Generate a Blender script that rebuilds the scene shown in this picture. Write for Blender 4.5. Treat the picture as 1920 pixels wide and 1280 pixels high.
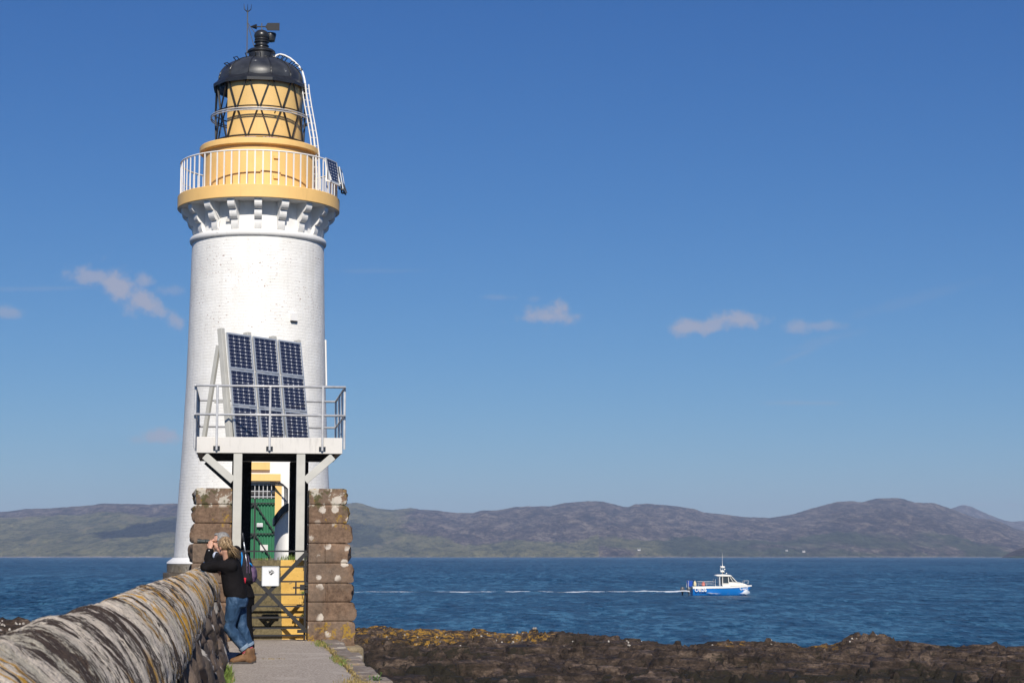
import bpy, bmesh, math, random
import numpy as np
from mathutils import Vector, Matrix, Euler

for o in list(bpy.data.objects):
    bpy.data.objects.remove(o)
SC = bpy.context.scene
COL = SC.collection
R = math.radians

# ------------------------------------------------------------------ camera
F = 3500.0                      # focal length in photo pixels (1920 wide)
PITCH = math.atan(401 / F)
CAMZ = 1.36                     # eye height above the path (path = 0)
SEA = CAMZ - 4.85
cam_d = bpy.data.cameras.new("camera")
cam = bpy.data.objects.new("camera", cam_d)
COL.objects.link(cam)
cam.location = (0, 0, CAMZ)
cam.rotation_euler = (math.pi / 2 + PITCH, 0, 0)
cam_d.sensor_width = 36.0
cam_d.lens = F / 1920 * 36
cam_d.clip_start = 0.1
cam_d.clip_end = 60000
cam_d.dof.use_dof = True
cam_d.dof.focus_distance = 42
cam_d.dof.aperture_fstop = 16
SC.camera = cam

# ------------------------------------------------------------------ light
SUN_EL, SUN_TRAVEL = 38.0, -7.0      # travel azimuth from +Y, positive to the right
se, sa = R(SUN_EL), R(SUN_TRAVEL)
travel = Vector((math.sin(sa) * math.cos(se), math.cos(sa) * math.cos(se), -math.sin(se)))
sun_d = bpy.data.lights.new("sun", 'SUN')
sun_d.energy = 4.9
sun_d.angle = R(0.5)
sun_d.color = (1.0, 0.93, 0.82)
sun = bpy.data.objects.new("sun", sun_d)
COL.objects.link(sun)
sun.rotation_euler = travel.to_track_quat('-Z', 'Y').to_euler()
sun.location = (0, -30, 40)

world = bpy.data.worlds.new("World")
SC.world = world
world.use_nodes = True

def px_dir(px, py):
    r = (px - 960) / F
    u = (640 - py) / F
    c, s = math.cos(PITCH), math.sin(PITCH)
    return Vector((r, c - u * s, s + u * c))

def build_world():
    nt = world.node_tree
    N, L = nt.nodes, nt.links
    N.clear()
    out = N.new('ShaderNodeOutputWorld')
    bg = N.new('ShaderNodeBackground')
    sky = N.new('ShaderNodeTexSky')
    sky.sky_type = 'NISHITA'
    sky.sun_disc = False
    sky.sun_elevation = se
    sky.sun_rotation = math.atan2(-travel.x, -travel.y)
    sky.altitude = 900
    sky.air_density = 1.0
    sky.dust_density = 0.25
    sky.ozone_density = 2.2
    bg.inputs['Strength'].default_value = 0.10
    tc = N.new('ShaderNodeTexCoord')
    sep = N.new('ShaderNodeSeparateXYZ')
    L.new(tc.outputs['Generated'], sep.inputs[0])
    def m(op, a, b=None, clamp=False):
        n = N.new('ShaderNodeMath'); n.operation = op; n.use_clamp = clamp
        for i, v in enumerate((a, b)):
            if v is None: continue
            if isinstance(v, (int, float)): n.inputs[i].default_value = v
            else: L.new(v, n.inputs[i])
        return n.outputs[0]
    az = m('ARCTAN2', sep.outputs[0], sep.outputs[1])
    el = m('ARCSINE', sep.outputs[2])
    # noise in direction space frays the cloud edges
    def noise(scale, detail, rough, sx=1.0, sy=1.0, sz=1.0):
        mp = N.new('ShaderNodeMapping'); mp.inputs['Scale'].default_value = (sx, sy, sz)
        L.new(tc.outputs['Generated'], mp.inputs[0])
        n = N.new('ShaderNodeTexNoise'); n.inputs['Scale'].default_value = scale
        n.inputs['Detail'].default_value = detail; n.inputs['Roughness'].default_value = rough
        L.new(mp.outputs[0], n.inputs['Vector'])
        return n.outputs['Fac']
    nz = noise(95, 6, 0.6)
    nzx = noise(40, 3, 0.5)
    def blob(px, py, rx, ry, rot, st, fray=1.0):
        d = px_dir(px, py).normalized()
        a0, e0 = math.atan2(d.x, d.y), math.asin(d.z)
        c, s = math.cos(R(rot)), math.sin(R(rot))
        da = m('SUBTRACT', az, a0); de = m('SUBTRACT', el, e0)
        u = m('DIVIDE', m('ADD', m('MULTIPLY', da, c), m('MULTIPLY', de, s)), rx / F)
        v = m('DIVIDE', m('SUBTRACT', m('MULTIPLY', de, c), m('MULTIPLY', da, s)), ry / F)
        d2 = m('SQRT', m('ADD', m('MULTIPLY', u, u), m('MULTIPLY', v, v)))
        fr = m('MULTIPLY', m('SUBTRACT', nz, 0.5), 2.3 * fray)
        val = m('SUBTRACT', m('SUBTRACT', 1.0, d2), fr)
        n = N.new('ShaderNodeMapRange'); n.interpolation_type = 'SMOOTHSTEP'
        n.inputs['From Min'].default_value = -0.05; n.inputs['From Max'].default_value = 0.85
        n.inputs['To Max'].default_value = st
        L.new(val, n.inputs['Value'])
        return n.outputs[0]
    tot = None
    for b in CLOUDS:
        o = blob(*b)
        tot = o if tot is None else m('MAXIMUM', tot, o)
    tot = m('MINIMUM', tot, 1.0)
    # colour of the open sky
    sp = N.new('ShaderNodeSeparateColor'); L.new(sky.outputs[0], sp.inputs[0])
    hs = N.new('ShaderNodeCombineColor')
    for i, (gm, k) in enumerate(SKY_GRADE):     # deep clear northern blue
        L.new(m('MULTIPLY', m('POWER', m('MULTIPLY', sp.outputs[i], 0.1), gm), k * 10), hs.inputs[i])
    mix = N.new('ShaderNodeMix'); mix.data_type = 'RGBA'
    L.new(tot, mix.inputs['Factor'])
    L.new(hs.outputs[0], mix.inputs['A'])
    mix.inputs['B'].default_value = CLOUD_COL
    L.new(mix.outputs['Result'], bg.inputs['Color'])
    L.new(bg.outputs[0], out.inputs[0])

SKY_GRADE = ((1.44, .364), (1.11, .466), (.80, .636))
CLOUD_COL = (3.7, 3.8, 4.75, 1)
CLOUDS = [  # photo px, radii px, rotation, strength
    (176, 518, 75.6, 20.6, 3, 0.65), (218, 535, 59.4, 34.4, -25, 0.82), (256, 562, 59.4, 31.0, -28, 0.82), (296, 578, 32.4, 17.2, -30, 0.65),
    (328, 600, 21.6, 20.6, 0, 0.6), (14, 586, 32.4, 15.5, 0, 0.47), (322, 545, 36.0, 15.5, 0, 0.28), (270, 525, 27.0, 17.2, 0, 0.6),
    (306, 815, 50.4, 17.2, -3, 0.73), (255, 823, 18.0, 8.6, -10, 0.34),
    (1022, 594, 72.0, 20.6, 3, 0.73), (1046, 582, 34.2, 20.6, 0, 0.77), (990, 597, 36.0, 15.5, 0, 0.52),
    (935, 558, 36.0, 7.7, 0, 0.19), (1003, 560, 16.2, 6.9, 0, 0.17),
    (1298, 613, 54.0, 20.6, 2, 0.77), (1340, 607, 68.4, 18.9, 6, 0.69), (1380, 600, 59.4, 20.6, -4, 0.77),
    (1492, 615, 36.0, 18.9, 5, 0.52), (1530, 612, 63.0, 13.8, 2, 0.39),
    (1510, 755, 108.0, 5.2, -1, 0.22, .5), (1540, 640, 99.0, 12.0, 12, 0.1, .6), (1490, 668, 63.0, 7.7, 22, 0.14, .6),
    (80, 541, 153.0, 6.0, 3, 0.14, .5), (700, 508, 117.0, 5.2, 1, 0.1, .5), (1720, 560, 171.0, 13.8, 14, 0.07, .6),
    (1835, 945, 54.0, 4.3, 0, 0.17, .5), (1900, 946, 27.0, 4.3, 0, 0.19, .5),
]
build_world()

vs = SC.view_settings
vs.view_transform = 'Standard'
vs.look = 'None'
vs.exposure = 0.12
vs.gamma = 1.0
vs.use_curve_mapping = False
SC.cycles.max_bounces = 6
SC.cycles.diffuse_bounces = 3
SC.cycles.glossy_bounces = 3
SC.cycles.transmission_bounces = 4
SC.cycles.transparent_max_bounces = 8
SC.cycles.volume_bounces = 0
SC.cycles.use_denoising = True
SC.cycles.caustics_reflective = False
SC.cycles.caustics_refractive = False

# ------------------------------------------------------------------ helpers
ROT = math.atan(0.147)          # the path, wall and bridge run this far to the left of the view
CR, SR = math.cos(ROT), math.sin(ROT)

def bw(a, b, z=0.0):
    """path frame (a right, b along) -> world"""
    return Vector((a * CR - b * SR, a * SR + b * CR, z))

def P(px, py, Y):
    d = px_dir(px, py)
    t = Y / d.y
    return Vector((d.x * t, Y, CAMZ + d.z * t))

def Lb(px, py, b):
    """photo point on the vertical plane at distance b along the path -> (a, z)"""
    d = px_dir(px, py)
    da = d.x * CR + d.y * SR
    db = -d.x * SR + d.y * CR
    t = b / db
    return da * t, CAMZ + d.z * t

def hsh(ix, iy, iz, seed):
    h = (ix.astype(np.int64) * 374761393 + iy.astype(np.int64) * 668265263 + iz.astype(np.int64) * 2147483647 + seed * 974634777) & 0xFFFFFFFF
    h = ((h ^ (h >> 13)) * 1274126177) & 0xFFFFFFFF
    h = ((h ^ (h >> 16)) * 2246822519) & 0xFFFFFFFF
    h = h ^ (h >> 15)
    return (h & 0xFFFFFF).astype(np.float64) / 0xFFFFFF

def vnoise(x, y, z=None, seed=0):
    x = np.asarray(x, float); y = np.asarray(y, float)
    z = np.zeros_like(x) if z is None else np.asarray(z, float)
    ix, iy, iz = np.floor(x), np.floor(y), np.floor(z)
    fx, fy, fz = x - ix, y - iy, z - iz
    fx, fy, fz = [f * f * f * (f * (f * 6 - 15) + 10) for f in (fx, fy, fz)]
    r = 0
    for dx in (0, 1):
        for dy in (0, 1):
            for dz in (0, 1):
                w = (fx if dx else 1 - fx) * (fy if dy else 1 - fy) * (fz if dz else 1 - fz)
                r = r + w * hsh(ix + dx, iy + dy, iz + dz, seed)
    return r * 2 - 1

def fbm(x, y, z=None, octs=5, gain=0.5, seed=0, ridge=False):
    a, f, s, t = 1.0, 1.0, 0.0, 0.0
    for i in range(octs):
        n = vnoise(np.asarray(x) * f, np.asarray(y) * f, None if z is None else np.asarray(z) * f, seed + i * 17)
        if ridge: n = 1 - 2 * np.abs(n)
        s = s + a * n; t += a
        a *= gain; f *= 2.03
    return s / t

def smooth01(x, a, b):
    t = np.clip((x - a) / (b - a), 0, 1); return t * t * (3 - 2 * t)

def voro(x, y, seed=0, jit=0.9):
    x = np.asarray(x, float); y = np.asarray(y, float)
    ix, iy = np.floor(x), np.floor(y)
    f1 = np.full(x.shape, 9.0); f2 = np.full(x.shape, 9.0); cid = np.zeros(x.shape)
    for dx in (-1, 0, 1):
        for dy in (-1, 0, 1):
            cx, cy = ix + dx, iy + dy
            z0 = np.zeros_like(cx)
            jx = 0.5 + jit * (hsh(cx, cy, z0, seed) - .5); jy = 0.5 + jit * (hsh(cx, cy, z0, seed + 5) - .5)
            d = np.hypot(cx + jx - x, cy + jy - y)
            c = hsh(cx, cy, z0, seed + 9)
            near = d < f1
            f2 = np.where(near, f1, np.minimum(f2, d))
            cid = np.where(near, c, cid)
            f1 = np.where(near, d, f1)
    return f1, f2, cid

def facets(x, y, seed=0, jit=.95):
    """broken planes: cells that each tilt their own way -> height in +-.5, distance to the cell edge"""
    ix, iy = np.floor(x), np.floor(y)
    f1 = np.full(x.shape, 9.0); f2 = np.full(x.shape, 9.0); h = np.zeros(x.shape); z0 = np.zeros_like(ix)
    for dx in (-1, 0, 1):
        for dy in (-1, 0, 1):
            cx, cy = ix + dx, iy + dy
            ox = cx + .5 + jit * (hsh(cx, cy, z0, seed) - .5) - x; oy = cy + .5 + jit * (hsh(cx, cy, z0, seed + 5) - .5) - y
            d = np.hypot(ox, oy)
            ph = (hsh(cx, cy, z0, seed + 9) - .5) + ox * 1.5 * (hsh(cx, cy, z0, seed + 13) - .5) + oy * 1.9 * (hsh(cx, cy, z0, seed + 21) - .5)
            near = d < f1
            f2 = np.where(near, f1, np.minimum(f2, d)); h = np.where(near, ph, h); f1 = np.where(near, d, f1)
    return h, f2 - f1

class MB:
    def __init__(s): s.v = []; s.f = []; s.uv = None
    def add(s, vs, fs):
        n = len(s.v)
        s.v += [tuple(v) for v in vs]
        s.f += [tuple(i + n for i in f) for f in fs]
        return s
    def box(s, c, d, M=None):
        x, y, z = [k / 2 for k in d]
        vs = [Vector((sx * x, sy * y, sz * z)) for sz in (-1, 1) for sy in (-1, 1) for sx in (-1, 1)]
        if M is not None: vs = [M @ v for v in vs]
        vs = [v + Vector(c) for v in vs]
        return s.add(vs, [(0, 2, 3, 1), (4, 5, 7, 6), (0, 1, 5, 4), (2, 6, 7, 3), (0, 4, 6, 2), (1, 3, 7, 5)])
    def bar(s, p, q, w, h=None, up=(0, 0, 1)):
        """rectangular bar from p to q"""
        p, q = Vector(p), Vector(q); h = h or w
        d = (q - p); L = d.length; d.normalize()
        u = Vector(up)
        if abs(d.dot(u)) > .98: u = Vector((0, 1, 0))
        r = d.cross(u).normalized(); u = r.cross(d)
        M = Matrix((r, d, u)).transposed()
        return s.box((p + q) / 2, (w, L, h), M)
    def tube(s, pts, r, n=8, cap=True, closed=False):
        pts = [Vector(p) for p in pts]
        rs = r if isinstance(r, (list, tuple)) else [r] * len(pts)
        m = len(pts); rings = []
        up = Vector((0.13, 0.21, 1)).normalized()
        for i, p in enumerate(pts):
            a = pts[(i - 1) % m] if (closed or i > 0) else p
            b = pts[(i + 1) % m] if (closed or i < m - 1) else p
            d = (b - a).normalized()
            x = d.cross(up)
            if x.length < .05: x = d.cross(Vector((0, 1, 0)))
            x.normalize(); y = d.cross(x)
            rings.append([p + (x * math.cos(2 * math.pi * k / n) + y * math.sin(2 * math.pi * k / n)) * rs[i] for k in range(n)])
        vs = [v for rg in rings for v in rg]; fs = []
        for i in range(m if closed else m - 1):
            j = (i + 1) % m
            for k in range(n):
                fs.append((i * n + k, i * n + (k + 1) % n, j * n + (k + 1) % n, j * n + k))
        if cap and not closed:
            fs.append(tuple(range(n))[::-1]); fs.append(tuple((m - 1) * n + k for k in range(n)))
        return s.add(vs, fs)
    def lathe(s, prof, n=96, a0=0, a1=360, c=(0, 0, 0), cap=False):
        """prof of (r, z); angle measured from -Y, positive to +X"""
        full = abs(a1 - a0 - 360) < 1e-6
        m = n if full else n + 1
        vs = []; fs = []
        for r, z in prof:
            for k in range(m):
                a = R(a0 + (a1 - a0) * k / n)
                vs.append((c[0] + r * math.sin(a), c[1] - r * math.cos(a), c[2] + z))
        for i in range(len(prof) - 1):
            for k in range(n):
                k2 = (k + 1) % m
                fs.append((i * m + k, i * m + k2, (i + 1) * m + k2, (i + 1) * m + k))
        if cap:
            fs.append(tuple((len(prof) - 1) * m + k for k in range(m)))
            fs.append(tuple(range(m))[::-1])
        return s.add(vs, fs)
    def ell(s, c, r, M=None, n=14, k=9):
        vs = []; fs = []
        c = Vector(c)
        r = (r, r, r) if isinstance(r, (int, float)) else r
        for i in range(k + 1):
            t = math.pi * i / k
            for j in range(n):
                p = 2 * math.pi * j / n
                v = Vector((r[0] * math.sin(t) * math.cos(p), r[1] * math.sin(t) * math.sin(p), -r[2] * math.cos(t)))
                if M is not None: v = M @ v
                vs.append(c + v)
        for i in range(k):
            for j in range(n):
                fs.append((i * n + j, i * n + (j + 1) % n, (i + 1) * n + (j + 1) % n, (i + 1) * n + j))
        return s.add(vs, fs)
    def limb(s, pts, rs, n=12):
        """capsule chain with rounded joints"""
        s.tube(pts, list(rs), n)
        for p, r in zip(pts, rs): s.ell(p, r, n=n, k=8)
        return s
    def loft(s, rings):
        n = len(rings[0]); vs = [v for r in rings for v in r]; fs = []
        for i in range(len(rings) - 1):
            for k in range(n):
                fs.append((i * n + k, i * n + (k + 1) % n, (i + 1) * n + (k + 1) % n, (i + 1) * n + k))
        fs.append(tuple(range(n))[::-1]); fs.append(tuple((len(rings) - 1) * n + k for k in range(n)))
        return s.add(vs, fs)
    def prism(s, poly, fn, t0, t1):
        """poly of 2-D points; fn(u, v, t) -> 3-D"""
        n = len(poly)
        vs = [fn(u, v, t) for t in (t0, t1) for u, v in poly]
        fs = [tuple(range(n)), tuple(range(n, 2 * n))[::-1]]
        fs += [(k, n + k, n + (k + 1) % n, (k + 1) % n) for k in range(n)]
        return s.add(vs, fs)
    def shift(s, off):
        s.v = [(x + off[0], y + off[1], z + off[2]) for x, y, z in s.v]; return s
    def mesh(s, name):
        me = bpy.data.meshes.new(name)
        me.from_pydata(s.v, [], s.f)
        bm = bmesh.new(); bm.from_mesh(me)
        bmesh.ops.recalc_face_normals(bm, faces=bm.faces)
        bm.to_mesh(me); bm.free()
        return me
    def build(s, name, mat, parent=None, smooth=False, bevel=0, angle=None):
        me = s.mesh(name)
        o = bpy.data.objects.new(name, me); COL.objects.link(o)
        if mat: me.materials.append(mat)
        if smooth:
            for p in me.polygons: p.use_smooth = True
            if angle: me.set_sharp_from_angle(angle=R(angle))
        if bevel:
            b = o.modifiers.new("bevel", 'BEVEL'); b.width = bevel; b.segments = 2; b.limit_method = 'ANGLE'; b.angle_limit = R(40)
        if parent: o.parent = parent
        return o

def grid_obj(name, X, Y, Z, mat, uv=None, parent=None, smooth=True, attrs=None):
    """arrays (ni, nj) -> one sheet mesh"""
    ni, nj = X.shape
    me = bpy.data.meshes.new(name)
    co = np.stack([X, Y, Z], -1).reshape(-1, 3)
    i = np.arange((ni - 1) * (nj - 1)); r = i // (nj - 1); c = i % (nj - 1)
    a = r * nj + c
    q = np.stack([a, a + 1, a + nj + 1, a + nj], -1)
    me.vertices.add(len(co)); me.vertices.foreach_set('co', co.ravel())
    me.loops.add(q.size); me.loops.foreach_set('vertex_index', q.ravel().astype(np.int32))
    me.polygons.add(len(q))
    me.polygons.foreach_set('loop_start', (np.arange(len(q)) * 4).astype(np.int32))
    me.polygons.foreach_set('loop_total', np.full(len(q), 4, np.int32))
    me.update(calc_edges=True)
    me.polygons.foreach_set('use_smooth', np.full(len(q), smooth, bool))
    if uv is not None:
        l = me.uv_layers.new(name="UVMap")
        u = np.stack(uv, -1).reshape(-1, 2)[q.ravel()]
        l.data.foreach_set('uv', u.ravel())
    for k, v in (attrs or {}).items():
        at = me.attributes.new(k, 'FLOAT', 'POINT'); at.data.foreach_set('value', v.ravel().astype(np.float32))
    me.validate()
    if mat: me.materials.append(mat)
    o = bpy.data.objects.new(name, me); COL.objects.link(o)
    if parent: o.parent = parent
    return o

def tag(o, label=None, cat=None, group=None, kind=None):
    if label: o['label'] = label
    if cat: o['category'] = cat
    if group: o['group'] = group
    if kind: o['kind'] = kind
    return o

def thing(name, label, cat, loc=(0, 0, 0), rz=0.0, group=None):
    o = bpy.data.objects.new(name, None); COL.objects.link(o)
    o.location = loc; o.rotation_euler = (0, 0, rz); o.empty_display_size = .3
    return tag(o, label, cat, group)

def bake(o, name, mat, parent=None, smooth=True):
    """evaluate the modifiers of o into a plain mesh object"""
    bpy.context.view_layer.update()
    dg = bpy.context.evaluated_depsgraph_get()
    me = bpy.data.meshes.new_from_object(o.evaluated_get(dg))
    bpy.data.objects.remove(o)
    me.name = name
    me.materials.clear(); me.materials.append(mat)
    for p in me.polygons: p.use_smooth = smooth
    n = bpy.data.objects.new(name, me); COL.objects.link(n)
    if parent: n.parent = parent
    return n

def blobby(mb, name, mat, parent, vox=.008, it=6, fac=.5):
    """overlapping closed shapes -> one continuous surface"""
    o = mb.build(name + "_raw", None)
    r = o.modifiers.new("r", 'REMESH'); r.mode = 'VOXEL'; r.voxel_size = vox; r.use_smooth_shade = True
    s = o.modifiers.new("s", 'SMOOTH'); s.factor = fac; s.iterations = it
    return bake(o, name, mat, parent)

# ------------------------------------------------------------------ materials
class NT:
    def __init__(s, name):
        s.m = bpy.data.materials.new(name); s.m.use_nodes = True
        s.t = s.m.node_tree; s.N = s.t.nodes; s.L = s.t.links
        s.N.clear()
        s.out = s.N.new('ShaderNodeOutputMaterial')
        s.b = s.N.new('ShaderNodeBsdfPrincipled')
        s.L.new(s.b.outputs[0], s.out.inputs[0])
    def set(s, inp, v):
        if isinstance(v, (int, float)): inp.default_value = v
        elif isinstance(v, (tuple, list)): inp.default_value = tuple(v) + ((1,) if len(v) == 3 and inp.type == 'RGBA' else ())
        else: s.L.new(v, inp)
    def p(s, key, v): s.set(s.b.inputs[key], v)
    def math(s, op, a, b=0.0, c=None, clamp=False):
        n = s.N.new('ShaderNodeMath'); n.operation = op; n.use_clamp = clamp
        s.set(n.inputs[0], a); s.set(n.inputs[1], b)
        if c is not None: s.set(n.inputs[2], c)
        return n.outputs[0]
    def coord(s, kind='Object'):
        return s.N.new('ShaderNodeTexCoord').outputs[kind]
    def pos(s): return s.N.new('ShaderNodeNewGeometry').outputs['Position']
    def mapv(s, v, scale=(1, 1, 1), loc=(0, 0, 0), rot=(0, 0, 0)):
        n = s.N.new('ShaderNodeMapping'); n.inputs['Scale'].default_value = scale
        n.inputs['Location'].default_value = loc; n.inputs['Rotation'].default_value = rot
        s.L.new(v, n.inputs[0]); return n.outputs[0]
    def noise(s, v, scale, detail=5, rough=.55, dist=0.0):
        n = s.N.new('ShaderNodeTexNoise'); n.inputs['Scale'].default_value = scale
        n.inputs['Detail'].default_value = detail; n.inputs['Roughness'].default_value = rough
        n.inputs['Distortion'].default_value = dist
        if v is not None: s.L.new(v, n.inputs['Vector'])
        return n.outputs['Fac']
    def voro(s, v, scale, feat='F1', out='Distance', rnd=1.0):
        n = s.N.new('ShaderNodeTexVoronoi'); n.feature = feat; n.inputs['Scale'].default_value = scale
        n.inputs['Randomness'].default_value = rnd
        s.L.new(v, n.inputs['Vector']); return n.outputs[out]
    def rng(s, v, a, b, c=0.0, d=1.0, smooth=False):
        n = s.N.new('ShaderNodeMapRange'); n.interpolation_type = 'SMOOTHSTEP' if smooth else 'LINEAR'
        for k, x in zip(('From Min', 'From Max', 'To Min', 'To Max'), (a, b, c, d)): s.set(n.inputs[k], x)
        s.L.new(v, n.inputs['Value']); return n.outputs[0]
    def mix(s, f, a, b, mode='MIX'):
        n = s.N.new('ShaderNodeMix'); n.data_type = 'RGBA'; n.blend_type = mode
        s.set(n.inputs['Factor'], f); s.set(n.inputs['A'], a); s.set(n.inputs['B'], b)
        return n.outputs['Result']
    def ramp(s, f, stops):
        n = s.N.new('ShaderNodeValToRGB'); e = n.color_ramp.elements
        while len(e) < len(stops): e.new(.5)
        for k, (t, c) in enumerate(stops): e[k].position = t; e[k].color = tuple(c) + (1,)
        s.L.new(f, n.inputs[0]); return n.outputs[0]
    def bump(s, h, st=.5, dist=.02, prev=None):
        n = s.N.new('ShaderNodeBump'); n.inputs['Strength'].default_value = st; n.inputs['Distance'].default_value = dist
        s.L.new(h, n.inputs['Height'])
        if prev is not None: s.L.new(prev, n.inputs['Normal'])
        return n.outputs[0]
    def norm(s, n): s.L.new(n, s.b.inputs['Normal'])

def simple(name, col, rough=.6, metal=0.0, var=.12, scale=6.0, bump=.0, bscale=40, spec=None, coat=0.0):
    t = NT(name); c = t.coord()
    f = t.noise(c, scale, 5, .6)
    lo = tuple(max(0, k * (1 - var)) for k in col); hi = tuple(min(1, k * (1 + var)) for k in col)
    t.p('Base Color', t.mix(t.rng(f, .3, .7), lo, hi))
    t.p('Roughness', t.rng(f, .3, .7, min(1, rough * 1.1), rough * .9)); t.p('Metallic', metal)
    if spec is not None: t.p('Specular IOR Level', spec)
    if coat: t.p('Coat Weight', coat); t.p('Coat Roughness', .15)
    if bump: t.norm(t.bump(t.noise(c, bscale, 4, .6), bump, .01))
    return t.m

# ------------------------------------------------------------------ the setting: sea
def mat_sea():
    t = NT("sea_water")
    g = t.pos()
    sep = t.N.new('ShaderNodeSeparateXYZ'); t.L.new(g, sep.inputs[0])
    dist = sep.outputs[1]
    v1 = t.mapv(g, (1, .22, 1), rot=(0, 0, R(5)))
    v2 = t.mapv(g, (1, .26, 1), rot=(0, 0, R(-4)))
    n1 = t.noise(v1, .30, 6, .64, .5)
    n2 = t.noise(v2, 1.3, 6, .66, .5)
    n3 = t.noise(t.mapv(g, (.10, .022, 1), rot=(0, 0, R(4))), .35, 4, .6)
    n4 = t.noise(t.mapv(g, (.012, .0030, 1), rot=(0, 0, R(3))), .6, 5, .65)
    n5 = t.noise(t.mapv(g, (.12, .035, 1), rot=(0, 0, R(-5))), 1.0, 6, .68, .4)
    h = t.math('ADD', t.math('ADD', t.math('MULTIPLY', n1, 2.0), t.math('MULTIPLY', n2, .85)), t.math('MULTIPLY', n5, 2.0))
    t.norm(t.bump(h, .9, .45))
    patch = t.math('ADD', t.math('MULTIPLY', n3, .45), t.math('MULTIPLY', n4, .55))
    far = t.rng(dist, 120, 420); vfar = t.rng(dist, 500, 1600)
    dark, mid, lite = SEA_COLS
    def lerp(a_, b_, f_): return t.math('ADD', a_, t.math('MULTIPLY', t.math('SUBTRACT', b_, a_), f_))
    crest = lerp(lerp(t.math('ADD', t.math('MULTIPLY', n2, .65), t.math('MULTIPLY', n1, .35)), t.math('ADD', t.math('MULTIPLY', n1, .6), t.math('MULTIPLY', n2, .4)), far), t.math('ADD', t.math('MULTIPLY', n5, .6), t.math('MULTIPLY', n1, .4)), vfar)
    crest = t.math('ADD', crest, t.math('MULTIPLY', t.math('SUBTRACT', patch, .5), .30))
    c = t.mix(t.rng(crest, .40, .50, smooth=True), dark, mid)
    c = t.mix(t.rng(crest, .51, .61, smooth=True), c, lite)
    fleck = t.math('MULTIPLY', t.rng(n2, .68, .76), t.rng(n3, .55, .7))
    c = t.mix(t.math('MULTIPLY', fleck, .45), c, (.5, .56, .6))
    t.p('Base Color', c)
    t.p('Roughness', .30); t.p('IOR', 1.33); t.p('Specular IOR Level', SEA_SPEC)
    return t.m
SEA_COLS = ((.001, .009, .020), (.0055, .041, .080), (.052, .150, .230))
SEA_SPEC = .19
M_SEA = mat_sea()
def sea():
    px = np.concatenate([-np.geomspace(20000, 400, 26), np.arange(-360, 2281, 3.6), np.geomspace(2320, 22000, 26)])
    Y = [14.0]
    while Y[-1] < 12900: Y.append(Y[-1] * 1.0052 if Y[-1] < 2500 else Y[-1] * 1.03)
    Y = np.array(Y)
    PX, YY = np.meshgrid(px, Y, indexing='ij')
    XX = np.clip((PX - 960) / F * YY, -9050, 9050)
    c, s_ = math.cos(R(14)), math.sin(R(14))
    U, V = XX * c + YY * s_, -XX * s_ + YY * c
    w = .17 * fbm(U / 4.6, V / 2.5, octs=5, gain=.62, seed=201, ridge=True)
    w += .10 * fbm(XX / 1.15, YY / .85, octs=4, gain=.6, seed=230)
    w += .13 * fbm(XX / 17, YY / 9, octs=3, seed=260)
    w *= .55 + .9 * smooth01(vnoise(XX / 60, YY / 130, seed=280), -.7, .7)
    w *= np.clip(YY / 500, 1.0, 3.2)
    w *= np.where(np.abs(PX - 960) < 1600, 1, .3)
    w *= 1 - .85 * np.exp(-((YY - 232.8) / 5.5) ** 2) * (1 - smooth01(XX, 34, 36)) * smooth01(XX, -40, -24)      # the boat's track lies smooth
    return tag(grid_obj("sea", XX, YY, SEA + w, M_SEA), kind='structure')
sea()

# ------------------------------------------------------------------ the far shore
RIDGE = [(-900, 975), (-500, 962), (-200, 966), (0, 960), (21, 958.5), (52, 954.4), (94, 953), (125, 951), (177, 947), (194, 944), (229, 944.6), (281, 946),
 (323, 944), (360, 946), (420, 950), (500, 952), (580, 950), (630, 945), (650, 944.5), (668, 942.7), (682, 945), (707, 953), (737, 956), (770, 952.3), (790, 955.6), (823, 957.3), (850, 961), (887, 961.6),
 (903, 957.3), (933, 957), (963, 951), (990, 949.3), (1033, 949.3), (1057, 943.3), (1107, 939.3), (1130, 940.6), (1150, 945), (1170, 950.6), (1177, 950.6), (1190, 945.7),
 (1213, 944.3), (1250, 947.3), (1280, 951), (1300, 954), (1317, 960.6), (1363, 965), (1393, 969.3), (1443, 970.6), (1480, 965), (1520, 953.3), (1567, 941), (1597, 939.3),
 (1613, 941.6), (1640, 935), (1677, 934), (1693, 936), (1713, 942.3), (1750, 943.3), (1773, 951.6), (1827, 971.6), (1853, 973.3), (1873, 978.3), (1897, 990), (1920, 996.6), (2000, 1012), (2200, 1000), (2900, 985)]
FARR = [(1500, 1030), (1700, 985), (1780, 953.5), (1802, 946.7), (1817, 950), (1840, 960), (1867, 971.6), (1880, 976), (1893, 978), (1907, 976.6), (1935, 977.5), (2050, 965), (2300, 1000), (2500, 1035)]

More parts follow.
